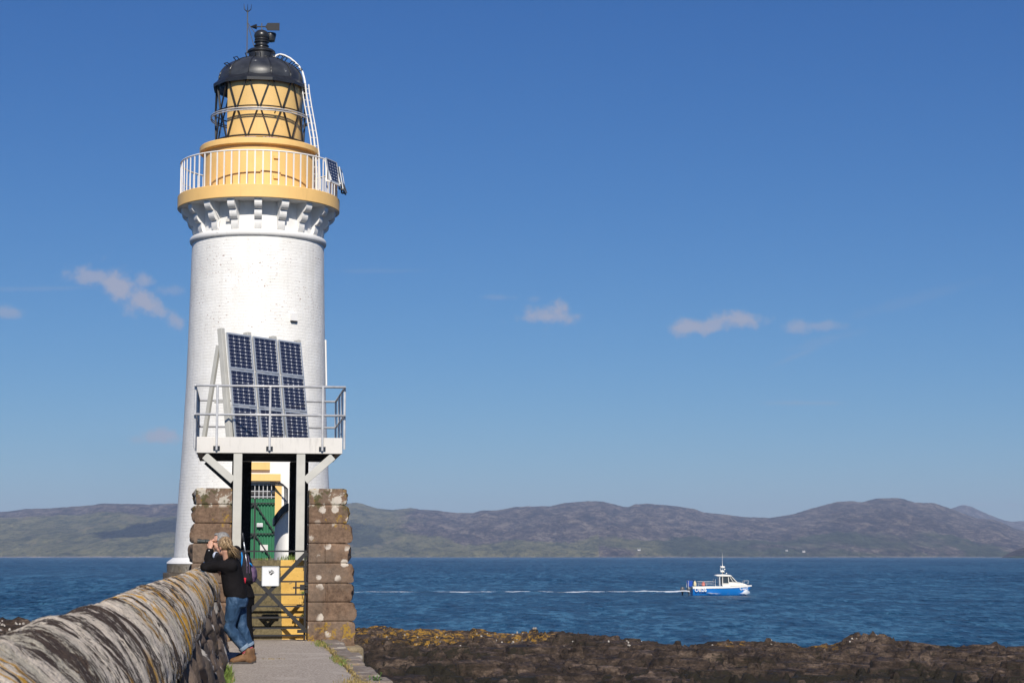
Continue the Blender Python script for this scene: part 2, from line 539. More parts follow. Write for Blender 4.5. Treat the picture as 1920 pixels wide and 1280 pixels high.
def mat_hills():
    t = NT("hillside")
    g = t.pos()
    a = t.N.new('ShaderNodeAttribute'); a.attribute_name = 'low'
    gr = t.N.new('ShaderNodeAttribute'); gr.attribute_name = 'green'
    sh = t.N.new('ShaderNodeAttribute'); sh.attribute_name = 'beach'
    gv = t.mapv(g, (1, .16, 2.0)); gf = t.mapv(g, (1, .10, 2.5))
    n1 = t.noise(gv, .0035, 6, .62, .5)
    n2 = t.noise(gv, .017, 6, .7, .3)
    n3 = t.noise(gf, .06, 4, .65)
    n4 = t.noise(gf, .055, 6, .74, .4)
    n24 = t.math('ADD', t.math('MULTIPLY', n2, .5), t.math('MULTIPLY', n4, .5))
    heath = t.ramp(n24, [(.415, (.022, .020, .034)), (.475, (.085, .068, .074)), (.525, (.175, .132, .120)), (.585, (.37, .30, .24))])
    grass = t.mix(t.rng(n24, .42, .575), (.058, .075, .032), (.31, .285, .13))
    wood = t.mix(t.rng(n24, .42, .58), (.020, .038, .026), (.105, .125, .070))
    f = t.math('ADD', gr.outputs['Fac'], t.math('MULTIPLY', t.math('SUBTRACT', n1, .5), 1.5))
    c = t.mix(t.rng(f, .38, .62), heath, grass)
    crag = t.math('MULTIPLY', t.rng(n4, .54, .62), t.rng(n1, .42, .6))
    c = t.mix(t.math('MULTIPLY', crag, .55), c, (.030, .030, .036))
    wf = t.math('ADD', a.outputs['Fac'], t.math('MULTIPLY', t.math('SUBTRACT', n1, .5), 1.3))
    c = t.mix(t.rng(wf, .48, .62), c, wood)
    tan = t.math('MULTIPLY', t.rng(t.noise(t.mapv(g, (.6, .2, 1)), .02, 3, .5), .62, .66), t.rng(gr.outputs['Fac'], .4, .8))
    c = t.mix(t.math('MULTIPLY', tan, .7), c, (.30, .245, .13))
    c = t.mix(t.math('MULTIPLY', sh.outputs['Fac'], t.rng(n3, .30, .5)), c, (.55, .47, .42))
    t.p('Base Color', c); t.p('Roughness', .95); t.p('Specular IOR Level', .1)
    t.norm(t.bump(t.math('ADD', n2, t.math('MULTIPLY', n4, .7)), 1.0, 45))
    return t.m
M_HILL = mat_hills()


def hills(name, table, y0, y1, p0, p1, dp, rows, amp, seed):
    px = np.arange(p0, p1 + .1, dp)
    ry = np.interp(px, [k for k, _ in table], [v for _, v in table])
    ry = ry + 1.0 * fbm(px * .10, px * 0 + 3.3, octs=5, seed=seed, gain=.65)
    H = (1041 - ry) / F * y1 + CAMZ - SEA
    t = np.concatenate([np.linspace(0, 1, rows) ** 1.25, 1 + np.linspace(.04, .5, 10)])
    PX, T = np.meshgrid(px, t, indexing='ij')
    HH = np.repeat(H[:, None], len(t), 1)
    shore = 140 * fbm(PX * .012, PX * 0, octs=4, seed=seed + 3)
    Y = y0 + shore * (1 - np.clip(T, 0, 1)) + (y1 - y0) * T
    X = (PX - 960) / F * Y
    base = np.where(T <= 1, .06 * np.clip(T / .04, 0, 1) + .94 * (T ** 1.15), 1 - (T - 1) * 1.6)
    env = np.clip(np.sin(np.pi * np.clip(T, 0, 1)), 0, 1)
    dz = env * (amp * fbm(X / 620, Y / 900, octs=6, gain=.58, seed=seed + 7) + .75 * amp * fbm(X / 210, Y / 1100, octs=6, gain=.64, seed=seed + 11, ridge=True))
    Z = SEA - .6 + HH * base + dz * HH / 190
    # keep the slope under its own skyline
    cap = CAMZ + (1041 - np.repeat(ry[:, None], len(t), 1)) / F * Y - 3 * (1 - np.clip(T, 0, 1)) - .5
    Z = np.where((T < .995), np.minimum(Z, cap), Z)
    low = .02 + .62 * smooth01(PX, 1150, 1300) * (1 - smooth01(T, .22, .52)) * (1 - smooth01(PX, 1850, 1950) * .4)
    wedge = np.exp(-((PX - 640) / 95) ** 2) * smooth01(T, .10, .2) * (1 - smooth01(T, .42, .62))
    low = np.maximum(low, .9 * wedge)
    green = np.where(PX < 400, .95 - .75 * smooth01(T, .45, .92), .9 - .9 * smooth01(T, .18, .34) * smooth01(PX, 640, 900))
    green = np.where(PX > 1120, green * .55, green)
    beach = (1 - smooth01(T, .004, .011)) * (.25 + .65 * (PX < 310) + .3 * (PX > 1200))
    return tag(grid_obj(name, X, Y, Z, M_HILL, attrs={'low': low, 'green': green, 'beach': np.clip(beach, 0, 1)}), kind='structure')
hills("hills", RIDGE, 5000, 7600, -900, 2900, 2.5, 170, 34, 40)
hills("mountains", FARR, 9500, 11500, 1500, 2500, 4, 30, 14, 70)
hills("headland", [(1840, 1046), (1872, 1044), (1885, 1036), (1900, 1030), (1920, 1023), (1960, 1014), (2060, 1030), (2120, 1046)], 3600, 3900, 1840, 2120, 2, 24, 5, 90)

# ------------------------------------------------------------------ rocks by the water
def mat_rock():
    t = NT("shore_rock")
    g = t.pos()
    hi = t.N.new('ShaderNodeAttribute'); hi.attribute_name = 'crest'
    weed_shade = t.N.new('ShaderNodeAttribute'); weed_shade.attribute_name = 'weed'  # seaweed band together with painted crevice shade
    n1 = t.noise(g, .7, 7, .68, .4)
    n2 = t.noise(t.mapv(g, (1, .5, 1.6)), 5.5, 6, .72)
    n3 = t.noise(g, 17, 4, .65)
    n1 = t.math('ADD', t.math('MULTIPLY', n1, .55), t.math('MULTIPLY', t.noise(t.mapv(g, (1, .4, 5)), 1.2, 6, .7, .3), .45))
    c = t.ramp(n1, [(.38, (.012, .008, .006)), (.455, (.046, .031, .022)), (.53, (.098, .067, .048)), (.60, (.23, .165, .122))])
    c = t.mix(t.rng(n2, .34, .66), t.mix(.78, c, (.012, .010, .009)), c)
    weed = t.math('ADD', weed_shade.outputs['Fac'], t.math('MULTIPLY', t.math('SUBTRACT', n2, .5), 1.7))
    c = t.mix(t.rng(weed, .26, .42), c, t.mix(n3, (.010, .009, .007), (.030, .024, .013)))  # one dark tint for seaweed and for shade painted into the cracks
    # orange and ochre lichen above the tide line
    l1 = t.math('ADD', hi.outputs['Fac'], t.math('MULTIPLY', t.math('SUBTRACT', t.noise(g, .55, 5, .6), .5), 1.3))
    lm = t.math('MULTIPLY', t.rng(l1, .46, .66), t.rng(t.math('ADD', t.noise(t.mapv(g, (1, .35, 2)), 3.2, 7, .72), t.math('MULTIPLY', l1, .10)), .575, .62))
    lc = t.mix(t.rng(t.math('ADD', t.math('MULTIPLY', n3, .6), t.math('MULTIPLY', n2, .4)), .40, .56), (.11, .076, .028), (.40, .215, .028))
    c = t.mix(lm, c, lc)
    wv = t.voro(g, 5.0)
    wm = t.math('MULTIPLY', t.math('MULTIPLY', t.rng(wv, .16, .12), t.rng(l1, .50, .62)), t.rng(t.noise(g, .9, 3, .5, 0), .55, .62))
    c = t.mix(wm, c, (.55, .52, .47))
    t.p('Base Color', c); t.p('Roughness', t.rng(n2, .3, .7, .95, .6)); t.p('Specular IOR Level', .25)
    nb = t.bump(t.math('ADD', t.math('MULTIPLY', n1, .5), t.math('ADD', t.math('MULTIPLY', n2, .4), t.math('MULTIPLY', n3, .18))), 1.0, .22)
    t.norm(nb)
    return t.m
M_ROCK = mat_rock()
SKYL = [(-900, 1170), (-300, 1170), (0, 1167.5), (25, 1164), (60, 1163), (75, 1184), (120, 1196), (300, 1186), (600, 1184), (665, 1181), (700, 1178.5), (730, 1177.5), (770, 1177.5), (800, 1181), (830, 1184.5),
 (870, 1185), (910, 1188), (945, 1192), (1000, 1195), (1030, 1192), (1052, 1189.5), (1075, 1192), (1120, 1195), (1160, 1196), (1190, 1198), (1220, 1199), (1250, 1205), (1280, 1209), (1330, 1205), (1380, 1200), (1415, 1198), (1440, 1195), (1465, 1199),
 (1500, 1206), (1540, 1206), (1565, 1201), (1582, 1189), (1600, 1185), (1630, 1187), (1680, 1191), (1720, 1190), (1745, 1196), (1790, 1202), (1850, 1204), (1890, 1205), (1910, 1202), (1950, 1206), (2100, 1200), (2600, 1205)]
YR = 92.0
def rock_height(X, Y):
    PX = 960 + F * X / np.maximum(Y, 5)
    yr = YR + 5 * vnoise(X * .12, X * 0 + 7, seed=4)
    # beyond the part seen, the shore carries on level
    zt = CAMZ - (np.interp(PX, [k for k, _ in SKYL], [v for _, v in SKYL]) - 1041) / F * YR
    edge = smooth01(Y, yr - 17, yr - .5)
    inner = -2.86 + .20 * fbm(X * .10, Y * .10, octs=4, seed=21) - .30 * np.exp(-((Y - 66 - 2 * vnoise(X * .15, Y * 0, seed=8)) / 3.2) ** 2)
    z = inner * (1 - edge) + (zt - .10) * edge
    fall = np.clip(Y - yr, 0, None)
    z = z - fall * .19 - .02 * fall ** 1.6
    wx, wy = X + .5 * fbm(X * .9, Y * .9, octs=3, seed=3), Y + .5 * fbm(X * .9, Y * .9, octs=3, seed=6)
    h1, e1 = facets(wx / 2.6, wy / 3.4, 51); h2, e2 = facets(wx / .95, wy / 1.3, 57); h3, e3 = facets(wx / .38, wy / .55, 63)
    craggy = .16 * fbm(X * .3, Y * .3, octs=4, gain=.55, seed=31, ridge=True) + .05 * fbm(X * 1.9, Y * 1.9, octs=4, gain=.62, seed=37)
    block = .42 * h1 + .25 * h2 + .12 * h3 - .16 * np.exp(-(e1 / .05) ** 2) - .08 * np.exp(-(e2 / .07) ** 2)
    # flat-lying beds break the slope into small ledges
    st_ = (z + craggy + block + .12 * X * .15) / .24; fr_ = st_ - np.floor(st_)
    block = block + .24 * (smooth01(fr_, .30, .70) - fr_) * .8
    w = 1 - .50 * smooth01(Y, yr - 5, yr - 1) * (1 - smooth01(Y, yr, yr + 3))
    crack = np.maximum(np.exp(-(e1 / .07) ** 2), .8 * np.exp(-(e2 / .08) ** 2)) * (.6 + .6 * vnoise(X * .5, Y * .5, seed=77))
    z = z + (craggy + block) * w
    d = np.hypot(X + 8.53, Y - 62)
    z = np.maximum(z, -1.9 - np.clip(d - 3, 0, None) * 1.3)
    return z, edge, crack, PX
xs = np.concatenate([np.arange(-46, -12, .30), np.arange(-12, 31, .085), np.arange(31, 62, .40)])
ys = np.concatenate([np.arange(24, 52, .30), np.arange(52, 97, .085), np.arange(97, 114, .25)])
GX, GY = np.meshgrid(xs, ys, indexing='ij')
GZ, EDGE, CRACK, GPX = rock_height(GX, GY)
crest = smooth01(GY, 80, 91.5) * (.40 + .42 * vnoise(GX * .09, GY * .05, seed=91)) - .35 * (1 - smooth01(GZ, -3.35, -2.9)) + .26 * np.exp(-((GPX - 790) / 130) ** 2) * smooth01(GY, 82, 90) + .26 * np.exp(-((GPX - 1640) / 130) ** 2) * smooth01(GY, 82, 90)
weed = .42 * np.clip(CRACK, 0, 1) + .10 * vnoise(GX * .35, GY * .25, seed=88) + .75 * np.exp(-((GY - 65.5 - 2 * vnoise(GX * .15, GY * 0, seed=8)) / 2.6) ** 2)  # cracks get painted shade; the band across the shore is seaweed
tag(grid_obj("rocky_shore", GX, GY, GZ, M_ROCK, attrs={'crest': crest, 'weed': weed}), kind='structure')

# pale stones lying along the top of the shore
def stones():
    rnd = random.Random(5)
    mb = MB()
    spots = [(870, 1190, 60, 34), (700, 1200, 60, 4), (960, 1196, 50, 18), (1060, 1192, 30, 14), (1190, 1199, 45, 26), (1440, 1197, 16, 12), (1590, 1190, 20, 22), (1720, 1192, 6, 4), (30, 1168, 50, 150), (1640, 1192, 40, 8), (1300, 1208, 60, 6), (800, 1196, 60, 12)]
    for cx, cy, w, n in spots:
        for _ in range(n):
            px = cx + rnd.gauss(0, w * .55)
            Y = YR - abs(rnd.gauss(0, 5.0 if cx > 100 else 7)) + .5
            x = (px - 960) / F * Y
            z = float(rock_height(np.array([[x]]), np.array([[Y]]))[0][0, 0])
            s = rnd.uniform(.035, .095) * (1.5 if rnd.random() < .08 else 1)
            M = Euler((rnd.uniform(0, 3), rnd.uniform(0, 3), rnd.uniform(0, 3))).to_matrix()
            mb.ell((x, Y, z + s * .3), (s, s * rnd.uniform(.6, 1), s * rnd.uniform(.45, .8)), M, n=6, k=4)
    m = NT("pale_stone"); c = m.pos(); n = m.noise(c, 1.7, 3, .6)
    m.p('Base Color', m.mix(m.rng(n, .35, .62), (.12, .10, .085), (.50, .46, .41))); m.p('Roughness', .9)
    tag(mb.build("stones", m.m), "pale wave-worn stones strewn along the top of the dark shore rocks", "stones", kind='stuff')
stones()


# ------------------------------------------------------------------ path, causeway
def world_grid(name, A, B, Z, mat, uv=None, parent=None, attrs=None, smooth=True):
    return grid_obj(name, A * CR - B * SR, A * SR + B * CR, Z, mat, uv, parent, smooth, attrs)

def mat_path():
    t = NT("path_concrete"); g = t.pos()
    n1 = t.noise(g, 1.3, 5, .6); n2 = t.noise(g, 34, 4, .75); n3 = t.noise(g, 7, 5, .65)
    c = t.mix(t.rng(n2, .33, .67), (.19, .160, .135), (.62, .545, .475))
    c = t.mix(t.math('MULTIPLY', t.rng(n3, .52, .70), .5), c, (.24, .20, .165))
    c = t.mix(t.math('MULTIPLY', t.rng(n1, .54, .7), .5), c, (.58, .52, .46))
    t.p('Base Color', c); t.p('Roughness', .95); t.p('Specular IOR Level', .15)
    t.norm(t.bump(t.math('ADD', n2, t.math('MULTIPLY', n3, .8)), .9, .03))
    return t.m
M_PATH = mat_path()
A, B = np.meshgrid(np.linspace(-.16, 1.36, 40), np.linspace(-5, 31.2, 360), indexing='ij')
Zp = .010 * fbm(A * 2.2, B * 1.5, octs=4, seed=300) - .02 * smooth01(A, 1.2, 1.36)
tag(world_grid("path", A, B, Zp, M_PATH), kind='structure')

def mat_masonry(name, col, lich=.5, orange=.15, sc=1.0):
    t = NT(name); g = t.pos()
    n1 = t.noise(g, 1.4 * sc, 5, .6); n2 = t.noise(g, 13 * sc, 6, .72); n3 = t.noise(g, 60 * sc, 3, .6)
    lo = tuple(k * .62 for k in col); hi = tuple(min(1, k * 1.45) for k in col)
    c = t.mix(t.rng(t.math('ADD', t.math('MULTIPLY', n1, .4), t.math('MULTIPLY', n2, .6)), .36, .64), lo, hi)
    if lich:
        lm = t.math('MULTIPLY', t.rng(t.noise(g, 3.1 * sc, 5, .65), .56, .60), lich)
        c = t.mix(lm, c, (.46, .43, .38))
    if orange:
        om = t.math('MULTIPLY', t.rng(t.noise(g, 2.3 * sc, 5, .7, .3), .60, .64), t.rng(n2, .45, .5))
        c = t.mix(t.math('MULTIPLY', om, orange), c, (.38, .22, .02))
    t.p('Base Color', c); t.p('Roughness', .92); t.p('Specular IOR Level', .2)
    t.norm(t.bump(t.math('ADD', n2, t.math('MULTIPLY', n3, .35)), .7, .03))
    return t.m
M_CAUSE = mat_masonry("causeway_stone", (.13, .105, .085), .3, .5)
def causeway():
    mb = MB()
    for a0, a1, b0, b1, z0, z1 in ((-.95, 1.40, -6, 31.0, -4.2, -.07),):
        pts = [(a0 - .15, z0), (a1 + .35, z0), (a1, z1), (a0, z1)]
        mb.add([bw(a, b, z) for b in (b0, b1) for a, z in pts], [(0, 1, 2, 3), (7, 6, 5, 4), (0, 4, 5, 1), (1, 5, 6, 2), (2, 6, 7, 3), (3, 7, 4, 0)])
    tag(mb.build("causeway", M_CAUSE), kind='structure')
causeway()
# flat edging stones on the seaward side of the path
M_KERB = mat_masonry("kerb_stone", (.20, .165, .14), .5, .25, 1.6)
def kerb():
    rnd = random.Random(2); mb = MB(); b = -4.0
    while b < 29.6:
        L = rnd.uniform(.5, .95); w = rnd.uniform(.24, .34)
        z = rnd.uniform(-.02, .025)
        ctr = bw(1.375 + w / 2 + rnd.uniform(-.02, .02), b + L / 2, z - .13)
        M = Matrix.Rotation(ROT + rnd.uniform(-.02, .02), 3, 'Z') @ Matrix.Rotation(rnd.uniform(-.04, .05), 3, 'Y')
        mb.box(ctr, (w, L - .03, .28), M); b += L
    tag(mb.build("kerb", M_KERB, bevel=.02), kind='structure')
kerb()

# ------------------------------------------------------------------ the boundary wall
def mat_coping():
    t = NT("coping_schist")
    uv = t.coord('UV')
    wob = t.noise(t.mapv(uv, (1.6, 2.2, 1)), 1.0, 4, .6)
    n1 = t.noise(t.mapv(uv, (15, 2.3, 1), rot=(0, 0, R(3))), 1.0, 9, .70, .10)
    n2 = t.noise(t.mapv(uv, (2.6, 1.0, 1), (3, 1, 0)), 1.0, 7, .64, .15)
    n3 = t.noise(t.mapv(uv, (46, 22, 1)), 1.0, 5, .72)
    n4 = t.noise(t.mapv(uv, (120, 110, 1)), 1.0, 3, .6)
    n5 = t.noise(t.mapv(uv, (1.3, .5, 1), (9, 4, 0)), 1.0, 4, .6, .4)
    n7 = t.noise(t.mapv(uv, (13, 9, 1), (4, 4, 0)), 1.0, 7, .74)
    s = t.math('ADD', t.math('ADD', t.math('MULTIPLY', n1, .52), t.math('MULTIPLY', n2, .50)), t.math('ADD', t.math('MULTIPLY', t.math('SUBTRACT', n3, .5), .26), t.math('MULTIPLY', t.math('SUBTRACT', n7, .5), .34)))
    pale = t.mix(t.rng(n3, .35, .65), (.54, .45, .35), (.88, .77, .63))
    pale = t.mix(t.math('MULTIPLY', t.rng(n5, .52, .68), .6), pale, (.36, .34, .26))
    dark = t.mix(t.rng(n3, .3, .7), (.040, .028, .022), (.115, .083, .066))
    mid = t.mix(t.rng(n3, .3, .7), (.17, .145, .115), (.36, .32, .26))
    f = t.rng(s, .483, .490)
    g = t.rng(s, .500, .508)
    c = t.mix(f, dark, mid); c = t.mix(g, c, pale)
    orr = t.noise(t.mapv(uv, (6.0, 2.2, 1), (2, 7, 0)), 1.0, 7, .70, .2)
    reg = t.noise(t.mapv(uv, (.8, 1.1, 1), (5.6, 2, 0)), 1.0, 2, .5)
    om = t.math('MULTIPLY', t.rng(orr, .52, .54), t.rng(reg, .43, .49))
    c = t.mix(t.math('MULTIPLY', om, .95), c, t.mix(n3, (.72, .32, .015), (.60, .38, .06)))
    speck = t.rng(n4, .60, .66)
    c = t.mix(t.math('MULTIPLY', speck, .6), c, (.06, .05, .042))
    t.p('Base Color', c); t.p('Roughness', .95); t.p('Specular IOR Level', .12)
    hgt = t.math('ADD', t.math('MULTIPLY', g, .55), t.math('ADD', t.math('MULTIPLY', n3, 1.1), t.math('ADD', t.math('MULTIPLY', n4, .8), t.math('MULTIPLY', n1, .5))))
    t.norm(t.bump(hgt, .9, .014))
    return t.m

def mat_wallface():
    t = NT("wall_stones"); uv = t.coord('UV'); g = t.pos()
    at = t.N.new('ShaderNodeAttribute'); at.attribute_name = 'cell'
    jt = t.N.new('ShaderNodeAttribute'); jt.attribute_name = 'joint'
    n1 = t.noise(g, 5, 6, .68); n2 = t.noise(g, 26, 5, .7)
    c = t.ramp(at.outputs['Fac'], [(0, (.055, .040, .032)), (.35, (.115, .082, .062)), (.7, (.18, .132, .100)), (1, (.095, .076, .064))])
    c = t.mix(t.rng(n1, .35, .65), t.mix(.55, c, (.02, .016, .014)), c)
    lm = t.rng(t.noise(g, 2.7, 4, .6, .4), .585, .61)
    c = t.mix(t.math('MULTIPLY', lm, .85), c, (.50, .46, .41))
    om = t.rng(t.noise(t.mapv(g, (1, 1, 1), (4, 2, 1)), 2.2, 5, .65), .62, .645)
    c = t.mix(om, c, (.40, .20, .02))
    c = t.mix(t.math('MULTIPLY', jt.outputs['Fac'], .8), c, (.016, .013, .012))
    t.p('Base Color', c); t.p('Roughness', .92); t.p('Specular IOR Level', .2)
    t.norm(t.bump(t.math('ADD', n1, t.math('MULTIPLY', n2, .5)), .8, .03))
    return t.m

W_END = 30.2
def boundary_wall():
    root = thing("boundary_wall", "long rough stone wall with a rounded lichen-streaked coping beside the path", "wall", bw(-.54, 14, 0))
    inv = bw(-.54, 14, 0)
    # coping: an arched cap of thin slabs set on edge
    bs = [-3.0]
    while bs[-1] < W_END: bs.append(bs[-1] + max(.022, .0021 * bs[-1] + .012))
    bs = np.array(bs); bs[-1] = W_END
    th = np.linspace(R(-8), R(188), 84)
    TH, BB = np.meshgrid(th, bs, indexing='ij')
    slab = np.floor((BB + .05 * vnoise(BB * .8, TH * 1.3, seed=2)) / .085 + .35 * vnoise(BB * 2.1, BB * 0, seed=6))
    hs_ = hsh(slab, slab * 0, slab * 0, 77)
    bulge = .026 * fbm(BB * .9, TH * .8, octs=4, seed=400) + .012 * (hs_ - .5) + .010 * fbm(BB * 8, TH * 5, octs=5, seed=410, gain=.62)
    bulge += .016 * vnoise(BB * .35, TH * .2, seed=8)
    ra, rz = .28 + bulge, .39 + bulge
    Aa = -.54 + ra * np.sign(np.cos(TH)) * np.abs(np.cos(TH)) ** 1.22; Zz = .78 + rz * np.sign(np.sin(TH)) * np.abs(np.sin(TH)) ** 1.18
    arc = TH * .34
    X = Aa * CR - BB * SR - inv.x; Y = Aa * SR + BB * CR - inv.y
    grid_obj("coping", X, Y, Zz, mat_coping(), uv=(BB, arc), parent=root)
    # both faces below it, of big irregular field stones
    def face(name, side):
        bs2 = [-3.0]
        while bs2[-1] < W_END: bs2.append(bs2[-1] + .032)
        b2 = np.array(bs2); tt = np.linspace(0, 1, 64)
        T, Bv = np.meshgrid(tt, b2, indexing='ij')
        z0 = -.12 if side > 0 else -4.0
        Zb = z0 + (.775 - z0) * T
        if side > 0: Ab = -.12 - .185 * (Zb / .775)
        else: Ab = -.95 + .16 * np.clip(Zb / .775, -3, 1)
        wx = Bv * 1.75 + .35 * vnoise(Bv * 1.6, Zb * 1.6, seed=14); wz = Zb * 3.3 + .35 * vnoise(Bv * 1.4, Zb * 1.8, seed=19)
        f1, f2, cid = voro(wx, wz, seed=501)
        e = np.clip((f2 - f1) / .34, 0, 1)
        rel = .105 * (e ** .55) + .07 * (cid - .5) + .03 * fbm(Bv * 4, Zb * 5, octs=4, seed=520)
        Ab = Ab + side * (rel - .075)
        Xb = Ab * CR - Bv * SR - inv.x; Yb = Ab * SR + Bv * CR - inv.y
        return grid_obj(name, Xb, Yb, Zb, M_WF, uv=(Bv, Zb), parent=root, attrs={'cell': cid, 'joint': np.clip(1 - (f2 - f1) / .10, 0, 1)})
    M_WF = mat_wallface()
    face("wall_face", 1); face("wall_face", -1)
boundary_wall()

# ------------------------------------------------------------------ gate pillars
def mat_pillar(name, top):
    t = NT(name); g = t.coord()
    sep = t.N.new('ShaderNodeSeparateXYZ'); t.L.new(g, sep.inputs[0])
    n1 = t.noise(g, 2.2, 5, .6); n2 = t.noise(g, 17, 6, .72); n3 = t.noise(g, 70, 3, .6)
    c = t.mix(t.rng(t.math('ADD', t.math('MULTIPLY', n1, .5), t.math('MULTIPLY', n2, .5)), .38, .62), (.082, .052, .036), (.255, .168, .114))
    grey = t.rng(t.noise(t.mapv(g, (1, 1, 1), (3, 3, 3)), 1.6, 4, .6), .5, .62)
    c = t.mix(t.math('MULTIPLY', grey, .35), c, (.17, .14, .112))
    z = sep.outputs[2]
    # pale round lichens, thick on the top course
    v = t.voro(t.mapv(g, (1, 1, 1), (.13, 0, .21)), 4.3)
    vd = t.math('ADD', v, t.math('MULTIPLY', t.math('SUBTRACT', n2, .5), .42))
    sel = t.rng(t.noise(t.mapv(g, (1, 1, 1), (7, 1, 2)), 1.4, 2, .5), top[0], top[0] + .05)
    spots = t.math('MULTIPLY', t.rng(vd, .29, .25), sel)
    cap = t.math('MULTIPLY', t.rng(z, 2.12, 2.16), t.rng(t.noise(t.mapv(g, (1, 1, .8)), 4.6, 5, .62, .3), .51, .54))
    c = t.mix(t.math('MULTIPLY', cap, .0 if top[1] == 0 else .9), c, (.50, .46, .39))
    moss = t.math('MULTIPLY', t.rng(z, 1.95, 2.2), t.rng(t.noise(t.mapv(g, (1, 1, 1), (5, 5, 1)), 6, 5, .65), .52, .58))
    c = t.mix(t.math('MULTIPLY', moss, .85), c, (.075, .072, .030))
    c = t.mix(t.math('MULTIPLY', spots, .92), c, (.56, .50, .43))
    o1 = t.noise(t.mapv(g, (1, 1, 1), (1, 8, 3)), 3.4, 6, .7)
    low = t.math('MAXIMUM', t.rng(z, .42, .05), t.rng(z, 1.75, 2.0, 0, .6))
    ora = t.math('MULTIPLY', t.rng(t.math('ADD', o1, t.math('MULTIPLY', low, .15)), .62, .66), t.rng(n2, .44, .5))
    c = t.mix(t.math('MULTIPLY', ora, .85), c, (.33, .20, .025))
    t.p('Base Color', c); t.p('Roughness', .93); t.p('Specular IOR Level', .2)
    t.norm(t.bump(t.math('ADD', n2, t.math('MULTIPLY', n3, .3)), .7, .02))
    return t.m

PB = 30.35                         # front of the gate pillars
COURSES = [915, 946, 981, 1018.5, 1055.5, 1093.5, 1129, 1165, 1202]
def pillar(name, label, pxl, pxr, rough, mat, seed, extra):
    a0, _ = Lb(pxl, 1060, PB); a1, _ = Lb(pxr, 1060, PB)
    ac = (a0 + a1) / 2; w = a1 - a0
    root = thing(name, label, "pillar", bw(ac, PB + .42, 0), ROT)
    zs = [Lb(500, y, PB)[1] for y in COURSES]
    zs[-1] = -.25
    rnd = random.Random(seed); mb = MB()
    for i in range(len(zs) - 1):
        zt, zb = zs[i], zs[i + 1]
        n = 26; H = zt - zb; grow = extra * (i / 7)
        g = .011; rings = []
        prof = [(0, 0), (.0, .05), (.02, .5), (0, .95), (0, 1)]
        # course block, its rough side bulging out
        cols, rows = 30, 12
        lx, rx = -w / 2, w / 2
        if rough > 0: rx += grow
        else: lx -= grow
        def shape(u, v):
            # u around the block 0..4 (front, right, back, left), v up
            k = int(u) % 4; f = u - int(u)
            d = .84
            if k == 0: x, y = lx + (rx - lx) * f, -d / 2
            elif k == 1: x, y = rx, -d / 2 + d * f
            elif k == 2: x, y = rx - (rx - lx) * f, d / 2
            else: x, y = lx, d / 2 - d * f
            z = zb + H * v
            edge = min(v, 1 - v) * H
            inset = .016 * max(0, 1 - edge / .014) + .004 * max(0, 1 - edge / .035)
            q = np.array([x * 5.1 + seed]), np.array([y * 5.1]), np.array([z * 5.1])
            nz_ = float(fbm(*q, octs=4, seed=seed)[0])
            sgn = 1 if rough > 0 else -1
            side = (k == 1 and rough > 0) or (k == 3 and rough < 0)
            if side:
                n2_ = float(fbm(q[0] * 2.6, q[1] * 2.6, q[2] * 2.6, octs=3, seed=seed + 4)[0]); bul = (math.sin(math.pi * v) ** .35) * (.040 + .035 * rb[i] + .085 * nz_ + .05 * n2_)
                x += sgn * (bul - inset * 1.5)
                if f < .12 or f > .88: pass
            else:
                x += (inset if x < 0 else -inset) if k in (1, 3) else 0
                if k == 0: y += inset + .010 * nz_ + (.016 if jx[i] and abs(x - jx[i]) < .010 else 0)
                if k == 2: y -= inset
            return (x, y, z)
        rb = [rnd.uniform(-1, 1) for _ in range(12)]; jx = [0, 0, 0, -.02, 0, .01, 0, -.01] if rough > 0 else [0] * 8
        us = [s_ + t_ for s_ in range(4) for t_ in np.linspace(0, 1, 48 if s_ == 0 else 14, endpoint=False)]
        vs_ = [0, .03, .06, .11, .2, .32, .44, .56, .68, .8, .89, .94, .97, 1]
        rings = [[shape(u, v) for u in us] for v in vs_]
        mb.loft(rings)
        if i in (4, 6) and rough > 0 or (i in (5,) and rough < 0) or (i == 3 and rough > 0):
            pass
    body = mb.build("stone_courses", mat, root, smooth=True, angle=42)
    return root, ac, w, zs
M_PR = mat_pillar("pillar_stone_spotted", (.50, 1)); M_PL = mat_pillar("pillar_stone", (.72, 1))
pr, PRA, PRW, PZ = pillar("gate_pillar", "brown rusticated stone gate pillar with round white lichen spots, on the seaward side of the gate", 578.5, 645, 1, M_PR, 3, .16)
pl, PLA, PLW, _ = pillar("gate_pillar", "brown rusticated stone gate pillar beside the two people, mottled grey lichen on its top block", 366, 433, -1, M_PL, 9, .10)
# its stepped-out foundation block
fb = MB().box((0, 0, 0), (.60, 1.0, .75)).build("foundation_block", mat_masonry("foundation_stone", (.24, .19, .12), .15, .9, 1.5), None, bevel=.05)
fb.location = bw(*[Lb(652, 1215, PB - .25)[0] - .06, PB - .05], -.45); fb.rotation_euler = (0, 0, ROT)
fb.parent = pr; fb.matrix_parent_inverse = (Matrix.Translation(pr.location) @ Matrix.Rotation(ROT, 4, 'Z')).inverted()

